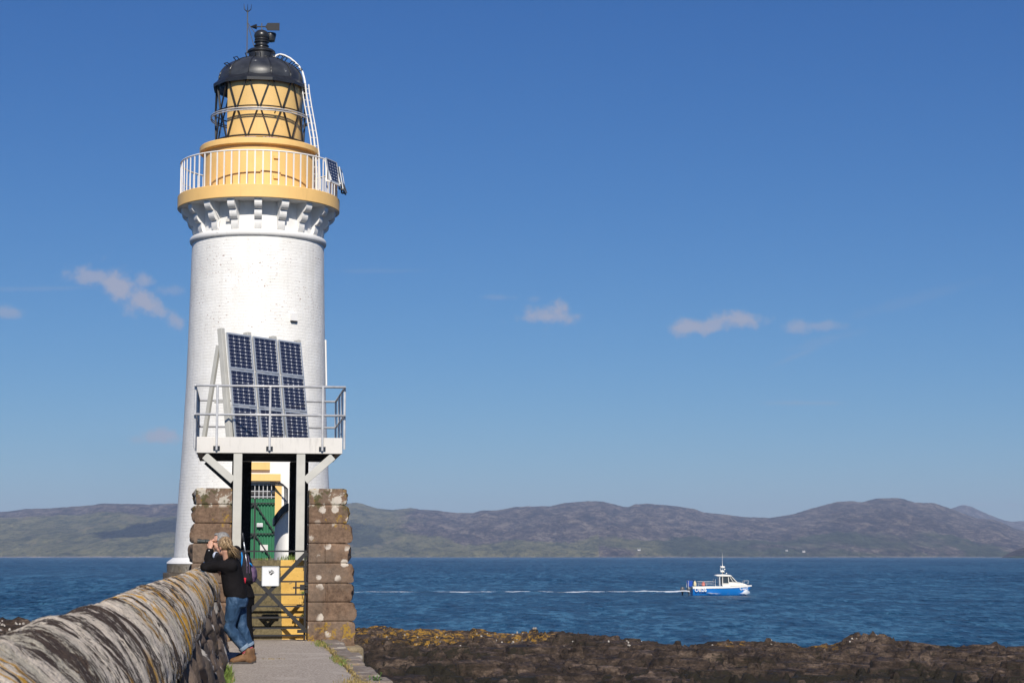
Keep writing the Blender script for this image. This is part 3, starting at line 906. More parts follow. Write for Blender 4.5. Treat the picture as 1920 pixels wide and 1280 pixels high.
# ------------------------------------------------------------------ steps up to the bridge
NSTEP, RISE0, TREAD = 7, 31.05, .27
LAND = 1.285
AI0, AI1 = PLA + PLW / 2 + .0, PRA - PRW / 2 - .0
def mat_step():
    t = NT("step_paint"); g = t.coord()
    sep = t.N.new('ShaderNodeSeparateXYZ'); t.L.new(g, sep.inputs[0])
    n1 = t.noise(g, 3, 5, .65); n2 = t.noise(g, 22, 5, .7)
    stone = t.mix(t.rng(n2, .35, .65), (.085, .068, .034), (.19, .155, .082))
    paint = t.mix(t.rng(n1, .35, .65), (.60, .36, .085), (.74, .47, .125))
    paint = t.mix(t.rng(n2, .62, .68), paint, stone)
    x = t.math('ADD', sep.outputs[0], t.math('MULTIPLY', t.math('SUBTRACT', n2, .5), .02))
    edge = t.math('MAXIMUM', t.math('GREATER_THAN', x, .225), t.math('LESS_THAN', x, -.30))
    nz_ = t.N.new('ShaderNodeNewGeometry'); sn = t.N.new('ShaderNodeSeparateXYZ'); t.L.new(nz_.outputs['True Normal'], sn.inputs[0])
    up = t.math('LESS_THAN', sn.outputs[2], .5)
    c = t.mix(t.math('MULTIPLY', edge, up), stone, paint)
    t.p('Base Color', c); t.p('Roughness', .85)
    t.norm(t.bump(n2, .4, .01))
    return t.m
def steps():
    w = AI1 - AI0; ac = (AI0 + AI1) / 2
    root = thing("stone_steps", "short flight of steps behind the gate, risers painted yellow at both ends", "steps", bw(ac, RISE0, 0), ROT)
    mb = MB(); r = LAND / NSTEP
    prof = [(0, -.3)]
    for i in range(NSTEP):
        y = i * TREAD
        prof += [(y, r * i), (y - .012, r * (i + 1) - .035), (y - .012, r * (i + 1))]
    prof += [(NSTEP * TREAD, LAND), (NSTEP * TREAD, -.3)]
    mb.prism(prof, lambda u, v, t_: (t_, u, v), -w / 2 + .002, w / 2 - .002)
    mb.build("flight", mat_step(), root)
steps()
M_BRIDGE = mat_masonry("bridge_stone", (.12, .10, .072), .2, .25, 1.2)
def bridge():
    root = thing("footbridge", "narrow stone footbridge running from the steps to the lighthouse door", "bridge", bw(.54, 46, 0), ROT)
    b0 = RISE0 + NSTEP * TREAD + .003 - 46
    MB().box((0, (b0 + 13.2) / 2, LAND - .16), (1.62, 13.2 - b0, .30)).build("deck", M_BRIDGE, root, bevel=.03)
    for k in range(3):            # two arches between square piers
        y = b0 + .6 + k * 6.4
        MB().box((0, y, -1.4), (1.4, 1.2, 4.8)).build("pier", M_BRIDGE, root)
    for k in range(2):
        y0 = b0 + 1.2 + k * 6.4; y1 = y0 + 5.2
        poly = [(y0, LAND - .32)] + [(y0 + (y1 - y0) * (1 - math.cos(t_)) / 2, -1.2 + 2.1 * math.sin(t_)) for t_ in np.linspace(0, math.pi, 17)] + [(y1, LAND - .32)]
        MB().prism(poly, lambda u, v, t_: (t_, u, v), -.68, .68).build("arch", M_BRIDGE, root)
bridge()

# ------------------------------------------------------------------ lighthouse
TX, TY = -8.53, 62.0
TROT = math.atan2(8.53, 62.0)
def tz(y):   # height of photo row y on the tower axis
    d = px_dir(484, y); return CAMZ + d.z / d.y * TY
def tr(hw, y):
    d = px_dir(484, y); return hw / F / d.y * TY * .992
def tp(*hy): return [(tr(h, y), tz(y)) for h, y in hy]
def tpol(r, az, z):
    return Vector((r * math.sin(R(az)), -r * math.cos(R(az)), z))

def mat_brick():
    t = NT("white_painted_brick"); uv = t.coord('UV')
    def bricks(mortar):
        b = t.N.new('ShaderNodeTexBrick'); b.inputs['Scale'].default_value = 1.0
        b.inputs['Brick Width'].default_value = .30; b.inputs['Row Height'].default_value = .098
        b.inputs['Mortar Size'].default_value = mortar; b.inputs['Mortar Smooth'].default_value = .55
        b.inputs['Color1'].default_value = (.35, .35, .35, 1); b.inputs['Color2'].default_value = (1, 1, 1, 1); b.inputs['Mortar'].default_value = (0, 0, 0, 1)
        t.L.new(wv, b.inputs['Vector']); return b
    warp = t.N.new('ShaderNodeVectorMath'); warp.operation = 'ADD'
    nn = t.N.new('ShaderNodeTexNoise'); nn.inputs['Scale'].default_value = 4; t.L.new(uv, nn.inputs['Vector'])
    sc = t.N.new('ShaderNodeVectorMath'); sc.operation = 'SCALE'; sc.inputs['Scale'].default_value = .022; t.L.new(nn.outputs['Color'], sc.inputs[0])
    t.L.new(uv, warp.inputs[0]); t.L.new(sc.outputs[0], warp.inputs[1]); wv = warp.outputs[0]
    b = bricks(.011)
    n1 = t.noise(uv, 1.2, 5, .6); n2 = t.noise(uv, 9, 5, .7); n3 = t.noise(uv, 30, 3, .6)
    c = t.mix(t.rng(n1, .35, .65), (.79, .775, .74), (.86, .85, .825))
    # places where the paint has flaked off the brick, and grime in the joints
    n6 = t.noise(t.mapv(uv, (1, 1.7, 1)), 10, 5, .66)
    up_ = t.N.new('ShaderNodeSeparateXYZ'); t.L.new(uv, up_.inputs[0])
    band = t.math('MULTIPLY', t.rng(up_.outputs[1], 7.2, 9.0), t.rng(up_.outputs[1], 12.2, 11.2))
    chip = t.math('MULTIPLY', t.rng(t.math('ADD', n6, t.math('MULTIPLY', band, .05)), .66, .69), t.rng(t.noise(uv, .9, 3, .5), .45, .52))
    c = t.mix(chip, c, t.mix(n3, (.36, .13, .075), (.22, .20, .18)))
    sepz = t.N.new('ShaderNodeSeparateXYZ'); t.L.new(uv, sepz.inputs[0])
    damp = t.math('MULTIPLY', t.rng(sepz.outputs[1], 6.5, 1.0, 0, 1), t.rng(n2, .50, .62))
    jt = t.math('SUBTRACT', 1.0, b.outputs['Fac'])
    c = t.mix(t.math('MULTIPLY', b.outputs['Fac'], t.rng(n2, .52, .68, 0.0, .30)), c, (.36, .34, .31))
    c = t.mix(t.math('MULTIPLY', damp, .16), c, (.42, .38, .31))
    run = t.noise(t.mapv(uv, (3.2, .22, 1)), 1.0, 6, .62, .2)
    c = t.mix(t.math('MULTIPLY', t.rng(run, .54, .70), .20), c, (.46, .42, .35))
    pit = t.math('MULTIPLY', t.rng(n3, .66, .70), t.rng(n2, .5, .6))
    c = t.mix(t.math('MULTIPLY', pit, .55), c, (.22, .20, .19))
    t.p('Base Color', c); t.p('Roughness', .62); t.p('Specular IOR Level', .3)
    h = t.math('ADD', t.math('ADD', t.math('MULTIPLY', jt, .7), t.math('MULTIPLY', b.outputs['Color'], .7)), t.math('MULTIPLY', t.math('ADD', n3, n2), 1.1))
    t.norm(t.bump(h, .40, .014))
    return t.m

def mat_paint(name, col, dirt=.12, rough=.5, streak=True):
    t = NT(name); g = t.coord()
    n1 = t.noise(g, .9, 4, .6); n2 = t.noise(t.mapv(g, (6, 6, .8)), 2, 5, .65); n3 = t.noise(g, 45, 3, .6)
    c = t.mix(t.rng(n1, .35, .65), tuple(k * .95 for k in col), tuple(min(1, k * 1.04) for k in col))
    if streak: c = t.mix(t.math('MULTIPLY', t.rng(n2, .54, .72), dirt), c, tuple(k * .45 for k in col))
    t.p('Base Color', c); t.p('Roughness', rough); t.p('Specular IOR Level', .35)
    t.norm(t.bump(n3, .12, .006))
    return t.m
M_BRICK = mat_brick()
M_WHITE = mat_paint("white_paint", (.80, .79, .77), .16)
M_CREAM = mat_paint("grubby_white", (.66, .635, .60), .42, .6)
M_YEL = mat_paint("ochre_yellow_paint", (.84, .535, .20), .16)
M_BLACK = simple("black_gloss_paint", (.020, .021, .024), .33, 0, .35, 5, .10, 30)
M_BLACKM = simple("black_iron", (.016, .016, .018), .5, 0, .3, 9, .1, 60)
M_GALV = simple("galvanised_steel", (.56, .56, .57), .45, .25, .2, 8, .08, 60)
M_GREYP = simple("grey_painted_steel", (.50, .49, .45), .5, .0, .10, 3, .06, 50)
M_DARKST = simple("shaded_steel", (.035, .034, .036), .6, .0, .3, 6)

def lighthouse():
    LH = thing("lighthouse", "tall white brick lighthouse with an ochre gallery and black domed lantern", "lighthouse", (TX, TY, 0), TROT)
    # plinth of two stepped stone courses
    MB().lathe(tp((161, 1072), (161, 1056.5)) + [(0, tz(1056.5))], 64).build("plinth", mat_masonry("plinth_stone", (.19, .165, .13), .3, .15), LH)
    MB().lathe([(tr(168, 1075), -2.6)] + tp((168, 1090), (168, 1073)) + [(tr(160, 1073), tz(1073) + .003)], 64).build("plinth_step", mat_masonry("plinth_step_stone", (.17, .14, .11), .2, .15), LH)
    MB().lathe(tp((161.5, 1056), (161, 1053), (150, 1045)), 96).build("base_skirt", M_WHITE, LH, True)
    # tower wall, with brick coordinates
    prof = [(148.3, 1047), (145.8, 1000), (143.2, 955), (139.5, 900), (136.7, 851), (133.6, 790), (131, 735), (128.6, 660), (126.6, 590), (124.8, 520), (123.3, 452)]
    pr_ = tp(*prof)
    zz = np.linspace(pr_[0][1], pr_[-1][1], 120); rr = np.interp(zz, [p[1] for p in pr_], [p[0] for p in pr_])
    an = np.linspace(-180, 180, 361)
    AN, ZZ = np.meshgrid(np.radians(an), zz, indexing='ij'); RR = np.repeat(rr[None], len(an), 0)
    RR = RR + .006 * fbm(np.cos(AN) * 9, np.sin(AN) * 9, ZZ * 2.2, octs=3, seed=61)
    grid_obj("tower_wall", RR * np.sin(AN), -RR * np.cos(AN), ZZ, M_BRICK, uv=(AN * 2.35, ZZ), parent=LH)
    z0, z1 = tz(462), tz(450); rm = tr(124, 456)
    ring = [(rm - .1, z0)] + [(rm + .075 * math.cos(a), (z0 + z1) / 2 + (z1 - z0) / 2 * math.sin(a)) for a in np.linspace(-1.5, 1.5, 9)] + [(rm - .12, z1 + .02)]
    MB().lathe(ring, 96).build("neck_ring", M_WHITE, LH, True)
    MB().lathe(tp((117.5, 453), (117.5, 397)), 96).build("corbel_drum", M_WHITE, LH, True)
    # scalloped corbels
    rin = tr(117, 430); zt, zb = tz(398.5), tz(449)
    H = zt - zb
    out = []
    steps_ = [(.0, .10, .34), (.34, .22, .68), (.68, .40, 1.0)]
    poly = [(rin - .05, zb)]
    rads = [rin + .13, rin + .30, rin + .50]
    for k in range(3):
        zl, zh = zb + H * k / 3, zb + H * (k + 1) / 3
        r0 = rin + .02 if k == 0 else rads[k - 1] - .02
        for a in np.linspace(0, 1, 7):
            poly.append((r0 + (rads[k] - r0) * math.sin(a * math.pi / 2), zl + (zh - zl) * .72 * (1 - math.cos(a * math.pi / 2))))
        poly.append((rads[k], zh - .012)); poly.append((rads[k] - .012, zh))
    poly.append((rin - .05, zt))
    hwid = .122
    c0 = None
    for k in range(18):
        if c0 is None:
            c0 = MB().prism(poly, lambda u, v, t_: (t_, -u, v), -hwid, hwid).build("corbel", M_WHITE, LH, bevel=.012)
            o = c0
        else:
            o = c0.copy(); COL.objects.link(o); o.parent = LH
        o.rotation_euler = (0, 0, R(k * 20 - .6))
    # gallery
    R0 = tr(151.7, 386); zg0, zg1 = tz(398.5), tz(374)
    MB().lathe([(rin - .06, zg0 + .001), (R0 - .05, zg0), (R0 - .02, zg0 + .012)], 96).build("gallery_soffit", M_WHITE, LH)
    MB().lathe([(R0 - .02, zg0 + .012), (R0, zg0 + .03), (R0, zg1 - .02), (R0 - .02, zg1), (1.3, zg1 + .01)], 120).build("gallery_slab", M_YEL, LH, True, angle=40)
    # gallery railing
    rr_ = tr(146.5, 340); zr1 = tz(312.5)
    rail = MB().tube([tpol(rr_, a, zr1) for a in range(0, 360, 4)], .026, 8, closed=True).build("gallery_railing", M_WHITE, LH, True)
    NB = 64; b0 = None
    for k in range(NB):
        a = 360 / NB * (k + .42)
        if b0 is None: b0 = MB().box((0, 0, (zg1 + zr1) / 2), (.042, .026, zr1 - zg1 - .01)).build("baluster", M_WHITE, rail)
        o = b0 if k == 0 else b0.copy()
        if k: COL.objects.link(o); o.parent = rail
        o.location = tpol(rr_, a, 0); o.rotation_euler = (0, 0, R(a))
    MB().tube([tpol(rr_ - .02, a, tz(343)) for a in range(200, 285, 5)], .014, 6).build("safety_wire", M_GALV, rail)
    # drum and cornice
    zc0, zc1 = tz(293), tz(281)
    MB().lathe([(tr(104.7, 370), zg1), (tr(104.7, 300), zc0)], 96).build("drum", M_YEL, LH, True)
    Rc = tr(112.3, 287)
    MB().lathe([(tr(104, 300), zc0), (Rc - .03, zc0), (Rc, zc0 + .03), (Rc, zc1 - .03), (Rc - .03, zc1), (tr(80, 280), zc1 + .12)], 96).build("cornice", M_YEL, LH, True, angle=40)
    # door leaf in the drum with hinges
    rd = tr(104.7, 340)
    dr = MB().lathe([(rd + .001, zg1 + .03), (rd + .05, zg1 + .03), (rd + .05, zc0 - .10), (rd + .001, zc0 - .10)], 14, 1, 21).build("drum_door", M_YEL, LH)
    for f in (.27, .72):
        MB().box(tpol(rd + .075, 16.5, zg1 + (zc0 - zg1) * f), (.20, .06, .10), Matrix.Rotation(R(16.5), 3, 'Z')).build("hinge", M_YEL, dr)
    # glazed lantern
    zl0, zl1 = tz(274), tz(163)
    Rg = tr(84, 215); ntri = 12; off = -46.5
    zm = (zl0 * .49 + zl1 * .51)
    rows = [zl0 + .05, zm, zl1]
    glass = NT("lantern_glass")
    tr_ = glass.N.new('ShaderNodeBsdfTransparent'); gl = glass.N.new('ShaderNodeBsdfGlossy'); gl.inputs['Roughness'].default_value = .03
    lw = glass.N.new('ShaderNodeLayerWeight'); lw.inputs['Blend'].default_value = .5; mx = glass.N.new('ShaderNodeMixShader')
    tr_.inputs['Color'].default_value = (.97, .985, .985, 1)
    glass.L.new(glass.math('ADD', glass.math('MULTIPLY', glass.math('POWER', lw.outputs['Facing'], 5.0), .55), .03), mx.inputs[0])
    glass.L.new(tr_.outputs[0], mx.inputs[1]); glass.L.new(gl.outputs[0], mx.inputs[2]); glass.L.new(mx.outputs[0], glass.out.inputs[0])
    MB().lathe([(Rg - .03, rows[0]), (Rg - .03, rows[2])], 96).build("lantern_glass", glass.m, LH, True)
    fm = MB()
    for k in range(ntri):
        a = off + 30 * k
        for sgn in (-1, 1):
            g_ = .9
            fm.bar(tpol(Rg, a + sgn * g_, rows[2]), tpol(Rg, a + sgn * (15 - g_), rows[1]), .027, .05, tpol(1, a, 0))
            fm.bar(tpol(Rg, a + sgn * (15 - g_), rows[1]), tpol(Rg, a + sgn * g_, rows[0]), .027, .05, tpol(1, a, 0))
    fm.tube([tpol(Rg, a, rows[1]) for a in range(0, 360, 5)], .022, 6, closed=True)
    fm.tube([tpol(Rg, a, rows[0]) for a in range(0, 360, 5)], .03, 6, closed=True)
    fm.build("glazing_bars", M_BLACKM, LH)
    Rb = tr(79, 215)
    bl = MB().lathe([(Rb, zl0 + .02), (Rb, zl1 + .1)], 60, -50.5, 128)
    bl.lathe([(Rb - .012, zl1 + .1), (Rb - .012, zl0 + .02)], 60, -50.5, 128)
    bl.build("lantern_blind", M_YEL, LH, True)
    lens = [(.12, zl0 + .2)] + [(.16 + .34 * math.sin(a) + (.03 if i % 2 else 0), zl0 + .75 + .85 * (1 - math.cos(a)) / 1) for i, a in enumerate(np.linspace(.1, 3.04, 17))]
    MB().lathe([(.1, zl0), (.1, zl0 + .74)] + [(.1, zl0 + .75)], 24).build("lens_pedestal", M_BLACKM, LH)
    # handrail round the lantern
    Rh = tr(92, 222); zh = tz(225)
    hr = MB()
    for dz in (-.035, .035): hr.tube([tpol(Rh, a, zh + dz) for a in range(0, 360, 5)], .022, 6, closed=True)
    hr = hr.build("lantern_handrail", M_GALV, LH, True)
    for k in range(8):
        a = -72 + 45 * k
        MB().bar(tpol(Rg, a, zh - .1), tpol(Rh, a, zh), .03).build("bracket", M_BLACKM, hr)
    # eave and ribbed dome: twelve flat-edged segments
    ze = tz(171); Re = tr(90.5, 171); zt_ = tz(113)
    ev = MB().lathe([(Rg - .1, tz(163)), (Rg + .03, tz(164) - .04), (Re, ze), (Re, ze + .10), (Re - .12, ze + .20), (tr(80, 165), ze + .30)], 12, -16.5, 343.5)
    ev.build("eave", M_BLACK, LH)
    dome = [(tr(79.5, 165), ze + .22)]
    for t_ in np.linspace(0, 1, 18):
        a = t_ * 1.19
        dome.append((tr(79.5, 160) * math.cos(a), ze + .28 + (zt_ - ze - .28) / math.sin(1.19) * math.sin(a)))
    dm = MB().lathe(dome, 96).build("dome", mat_dome(), LH, True)
    for k in range(12):
        a = -46.5 + 30 * k
        MB().tube([tpol(r + .012, a, z) for r, z in dome[1:]], .022, 6).build("seam", M_BLACK, dm)
    hooks = [(-57, .40), (-46, .60), (-30, .80), (-8, .86), (28, .86), (44, .78), (52, .72), (60, .56), (66, .48), (72, .38), (150, .6), (200, .7), (250, .5)]
    for a, f in hooks:
        i = f * 17; r = np.interp(i, range(18), [p[0] for p in dome[1:]]); z = np.interp(i, range(18), [p[1] for p in dome[1:]])
        nrm = (tpol(1, a, 0) * (r / 1.4) + Vector((0, 0, f * .9))).normalized()
        p = tpol(r, a, z); s_ = Vector((math.cos(R(a)), math.sin(R(a)), 0)) * .085
        MB().tube([p - s_ - nrm * .03, p - s_ + nrm * .15, p + s_ + nrm * .15, p + s_ - nrm * .03], .017, 6).build("climbing_hook", M_BLACKM, dm)
    # ventilator: collar, throat, ball
    def q(hw, y): return (tr(hw, y), tz(y))
    vent = [q(24.0, 112), q(23.6, 102), q(26, 99.5), q(26, 97), q(23, 94.5), q(15, 92), q(12.3, 90), q(12, 88.5), q(14.2, 87.5), q(14.2, 86.5), q(11.6, 85), q(11.4, 81.5), q(14, 80.5), q(14, 79.2), q(12, 77.5), q(13.3, 75.5)]
    vent += [q(13.9 * math.cos(a) + .3, 68 - 11.5 * math.sin(a)) for a in np.linspace(-.5, 1.5, 12)]
    vn = MB().lathe(vent, 40).build("ventilator", M_BLACK, LH, True, angle=35)
    MB().lathe([(.03, 0), (.15, .02), (.20, .26), (.18, .30), (0, .30)], 24, c=(.30, .20, tz(75.5))).build("cowl", M_BLACK, vn, True, angle=40)
    # weather vane
    zc = tz(50.5)
    wv = MB().bar((0, 0, tz(57)), (0, 0, zc + .12), .035)
    ax = Vector((.93, -.24, -.035)).normalized()
    sd = Vector((0, 0, 1))
    wv.bar(-ax * .30 + Vector((0, 0, zc)), ax * .15 + Vector((0, 0, zc)), .035)
    tipc, bk = -ax * .42 + Vector((0, 0, zc)), -ax * .185 + Vector((0, 0, zc))
    wv.tube([tipc, bk], [.004, .092], 14)
    def fl(u, v): return ax * u + Vector((0, 0, zc)) + sd * v
    pl_ = [(.12, 0), (.20, .13), (.62, .13), (.62, -.13), (.20, -.13)]
    y_ = Vector((0, .012, 0))
    wv.prism(pl_, lambda u, v, t_: fl(u, v) + y_ * t_, -1, 1)
    wv.build("weather_vane", M_BLACKM, LH)
    # lightning rod with a trident tip
    xo = tr(27.0, 90)
    lr = MB().bar((-xo, 0, tz(112) - .12), (-xo, 0, tz(22)), .034)
    for dx in (-.11, 0, .11):
        lr.tube([(-xo, 0, tz(24)), (-xo + dx * .6, 0, tz(21)), (-xo + dx, 0, tz(19)), (-xo + dx * 1.15, 0, tz(9))], [.02, .016, .014, .006], 6)
    lr.bar((-xo, 0, tz(43.5)), (-.23, -.02, tz(63)), .022); lr.bar((-xo, 0, tz(44.5)), (-.25, 0, tz(88)), .022)
    lr.build("lightning_rod", M_BLACKM, LH)
    # curved access ladder from gallery to dome
    pts = [(112, 371), (111, 330), (109, 292), (104, 262), (99, 235), (93.5, 205), (89.5, 180)]
    azl = 60
    path_ = []
    def lad(px, y):  # photo point -> on the plane facing us through the right of the tower
        return None
    sx = lambda hw, y: tr(hw, y)
    line = [(105.5, 371), (105, 330), (103, 292), (99, 262), (94, 235), (88, 205), (83.5, 180), (81.5, 163)]
    stile = []
    for hw, y in line: stile.append(Vector((sx(hw, y), -.55, tz(y))))
    ld = MB()
    wl = .115
    for s_ in (-1, 1):
        ld.tube([p + Vector((s_ * wl + .02, s_ * .02, 0)) for p in stile], .022, 6)
    ld.tube([p + Vector((.02, -.05, 0)) for p in stile], .030, 8)
    up = [stile[-1] + Vector((.02, -.05, 0))]
    for hw, y in ((80.5, 150), (77.5, 138), (71, 126), (63, 117), (54, 109), (44, 103.5), (36, 101.5), (30, 103)):
        up.append(Vector((sx(hw, y), -.55 + (163 - y) / 60 * .5, tz(y))))
    ld.tube(up, .034, 8)
    ld.bar(up[-1], Vector((tr(23, 107), -.05, tz(108))), .10, .05)
    L_ = ld.build("access_ladder", M_WHITE, LH)
    for i in range(len(stile) - 1):
        for f in np.arange(0, 1, .34 if i < 2 else .5):
            p = stile[i].lerp(stile[i + 1], f)
            MB().bar(p + Vector((-wl + .02, -.02, 0)), p + Vector((wl + .02, .02, 0)), .020).build("rung", M_GALV, L_)
    # lightning conductor pipe on the seaward flank, a small hooded vent and a loose block
    MB().tube([tpol(tr(128.6 + (y - 660) * .034, y) + .028, 86, tz(y)) for y in (722, 700, 660, 636)], .028, 8).build("pipe", M_WHITE, LH)
    rv = tr(126.8, 612)
    vt = MB().box(tpol(rv + .02, 31, tz(607)), (.24, .14, .24), Matrix.Rotation(R(31), 3, 'Z')).build("wall_vent", M_WHITE, LH)
    MB().box(tpol(rv + .02, 31, tz(614.5)), (.22, .13, .05), Matrix.Rotation(R(31), 3, 'Z')).build("grille", M_DARKST, vt)
    MB().box(tpol(rin + .03, -26, tz(433)), (.24, .12, .085), Matrix.Rotation(R(-26), 3, 'Z')).build("cable_box", M_CREAM, LH)
    fh = MB().tube([tpol(rin + .48, -39, tz(398)), tpol(rin + .40, -38, tz(402)), tpol(rin + .06, -36, tz(430)), tpol(rin + .16, -35.5, tz(447)), tpol(rin + .20, -35.5, tz(455))], .022, 8)
    fh.build("drain_pipe", M_WHITE, LH)
    # entrance: projecting porch with ochre lintels and jamb
    rp = tr(145, 980)
    zf = LAND + .02
    def fx(px, y, yy):  # local x of a photo point on the plane local y = yy
        d = px_dir(px, y); o = Vector((-TX, -TY, CAMZ)); c, s_ = math.cos(-TROT), math.sin(-TROT)
        ox, oy = o.x * c - o.y * s_, o.x * s_ + o.y * c
        dx, dy = d.x * c - d.y * s_, d.x * s_ + d.y * c
        t_ = (yy - oy) / dy
        return ox + dx * t_, CAMZ + d.z * t_
    yf = -rp - .30
    x1, zt1 = fx(543, 858, yf); x0 = fx(446, 858, yf)[0]
    xj0, xj1 = fx(468, 960, yf)[0] - .35, fx(516, 960, yf)[0]
    ztop = fx(500, 905, yf)[1]
    pb = MB()
    pb.box(((xj1 + x1) / 2, yf + .55, (zf + zt1) / 2), (x1 - xj1, 1.1, zt1 - zf))
    pb.box(((x0 + xj0) / 2, yf + .55, (zf + zt1) / 2), (xj0 - x0, 1.1, zt1 - zf))
    pb.box(((xj1 + xj0) / 2, yf + .56, (ztop + zt1) / 2), (xj1 - xj0, 1.06, zt1 - ztop))
    porch = pb.build("porch", M_WHITE, LH)
    def slab(name, pxa, pxb, ya, yb, proud, m):
        xa, za = fx(pxa, ya, yf); xb, zb_ = fx(pxb, yb, yf)
        return MB().box(((xa + xb) / 2, yf - proud / 2 + .004, (za + zb_) / 2), (xb - xa, proud, za - zb_)).build(name, m, porch)
    slab("lintel", 448, 506, 866, 880.5, .10, M_YEL); slab("lintel", 452, 526, 888, 901.5, .14, M_YEL)
    slab("jamb", 516, 526.5, 910, 1046, .05, M_YEL)
    # green ribbed door under a barred opening
    xa, za = fx(462, 934, yf + .10); xb, zb_ = fx(515, 1047, yf + .10)
    poly = []; n = 9; wx = (xb - xa) / n
    for k in range(n):
        x = xa + k * wx
        poly += [(x, 0), (x + wx * .38, 0), (x + wx * .5, -.045), (x + wx * .88, -.045)]
    poly += [(xb, 0), (xb, .05), (xa, .05)]
    dg = MB().prism(poly, lambda u, v, t_: (u, yf + .14 + v, t_), zb_, za).build("door", simple("green_door_paint", (.018, .16, .072), .5, 0, .16, 4, .05), LH)
    gm = MB()
    zi = ztop - .03
    for k in range(8): gm.bar((xa + (xb - xa) * k / 7, yf + .08, za), (xa + (xb - xa) * k / 7, yf + .08, zi), .022)
    for z in (za + .06, (za + zi) / 2, zi - .02): gm.bar((xa, yf + .07, z), (xb, yf + .07, z), .022)
    gm.build("door_grille", M_GALV, dg)
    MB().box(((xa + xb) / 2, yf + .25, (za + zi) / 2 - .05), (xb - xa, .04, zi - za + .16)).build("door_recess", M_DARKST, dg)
    sb = MB(); ys = yf + .05
    xc, z_ = fx(478, 943, ys)
    zA, zB = fx(478, 943, ys)[1], fx(478, 1000, ys)[1]
    for z in (zA, zB): sb.bar((xa, ys, z), (xb, ys, z), .035)
    sb.bar((xc, ys, zb_), (xc, ys, za), .05)
    for z in (zA, zB):
        sb.bar((xc, ys - .02, z), (xc - .32, ys - .02, z - .28), .035); sb.bar((xc, ys - .02, z), (xb, ys - .02, z - .95), .035)
    sb.build("door_brace", M_BLACKM, dg)
    MB().box((fx(487, 985, ys - .03)[0], ys - .03, fx(487, 984, ys - .03)[1]), (.20, .06, .12)).build("lock", M_GALV, dg, bevel=.01)
    MB().box((fx(495, 1027, ys - .03)[0], ys - .01, fx(495, 1026, ys - .03)[1]), (.24, .012, .18)).build("door_notice", M_CREAM, dg)
    # black pipe bracket hooping over beside the door
    yb_ = yf - .5
    hp = MB()
    for o_ in (0, .07, .14):
        hp.tube([Vector((fx(px_, py_, yb_)[0] + o_ * (1 if i > 1 else 0) * .6, yb_ + .25 * (i < 2), fx(px_, py_, yb_)[1] - o_ * (.6 if i < 4 else 0))) for i, (px_, py_) in enumerate(((507, 903), (516, 903.5), (526, 905), (532, 909), (534, 916), (534, 935), (533.5, 962)))], .019, 6)
    hp.build("hooped_handrail", M_BLACK, LH)

def mat_dome():
    t = NT("dome_black_paint"); g = t.coord()
    n1 = t.noise(g, 1.6, 5, .6); n2 = t.noise(t.mapv(g, (3, 3, .7)), 2.4, 5, .7); n3 = t.noise(g, 24, 3, .6)
    c = t.mix(t.rng(n1, .35, .66), (.018, .020, .025), (.050, .054, .062))
    drop = t.math('MULTIPLY', t.rng(n2, .66, .69), t.rng(t.noise(g, .8, 2, .5), .5, .56))
    c = t.mix(drop, c, (.55, .55, .53))
    t.p('Base Color', c); t.p('Roughness', t.rng(n1, .3, .7, .30, .46)); t.p('Specular IOR Level', .5)
    t.norm(t.bump(n3, .10, .01))
    return t.m
lighthouse()

# ------------------------------------------------------------------ solar panels
def mat_cells():
    t = NT("solar_cells"); uv = t.coord('UV')
    sep = t.N.new('ShaderNodeSeparateXYZ'); t.L.new(uv, sep.inputs[0])
    u = t.math('FRACT', sep.outputs[0]); v = t.math('FRACT', sep.outputs[1])
    du = t.math('ABSOLUTE', t.math('SUBTRACT', u, .5)); dv = t.math('ABSOLUTE', t.math('SUBTRACT', v, .5))
    line = t.math('MAXIMUM', t.math('GREATER_THAN', du, .468), t.math('GREATER_THAN', dv, .455))
    star = t.math('GREATER_THAN', t.math('ADD', du, dv), .83)
    bus = t.math('LESS_THAN', t.math('ABSOLUTE', t.math('SUBTRACT', du, .22)), .016)
    n = t.noise(uv, 1.1, 3, .5)
    c = t.mix(t.rng(n, .3, .7), (.006, .008, .026), (.014, .018, .050))
    c = t.mix(t.math('MULTIPLY', bus, .35), c, (.35, .37, .42))
    c = t.mix(t.math('MULTIPLY', line, .50), c, (.45, .47, .52))
    c = t.mix(star, c, (.78, .79, .81))
    t.p('Base Color', c); t.p('Roughness', .16); t.p('Coat Weight', .5); t.p('Coat Roughness', .05); t.p('Specular IOR Level', .4)
    return t.m
M_CELL = mat_cells()
M_ALU = simple("aluminium_frame", (.62, .64, .65), .38, .55, .08, 5)

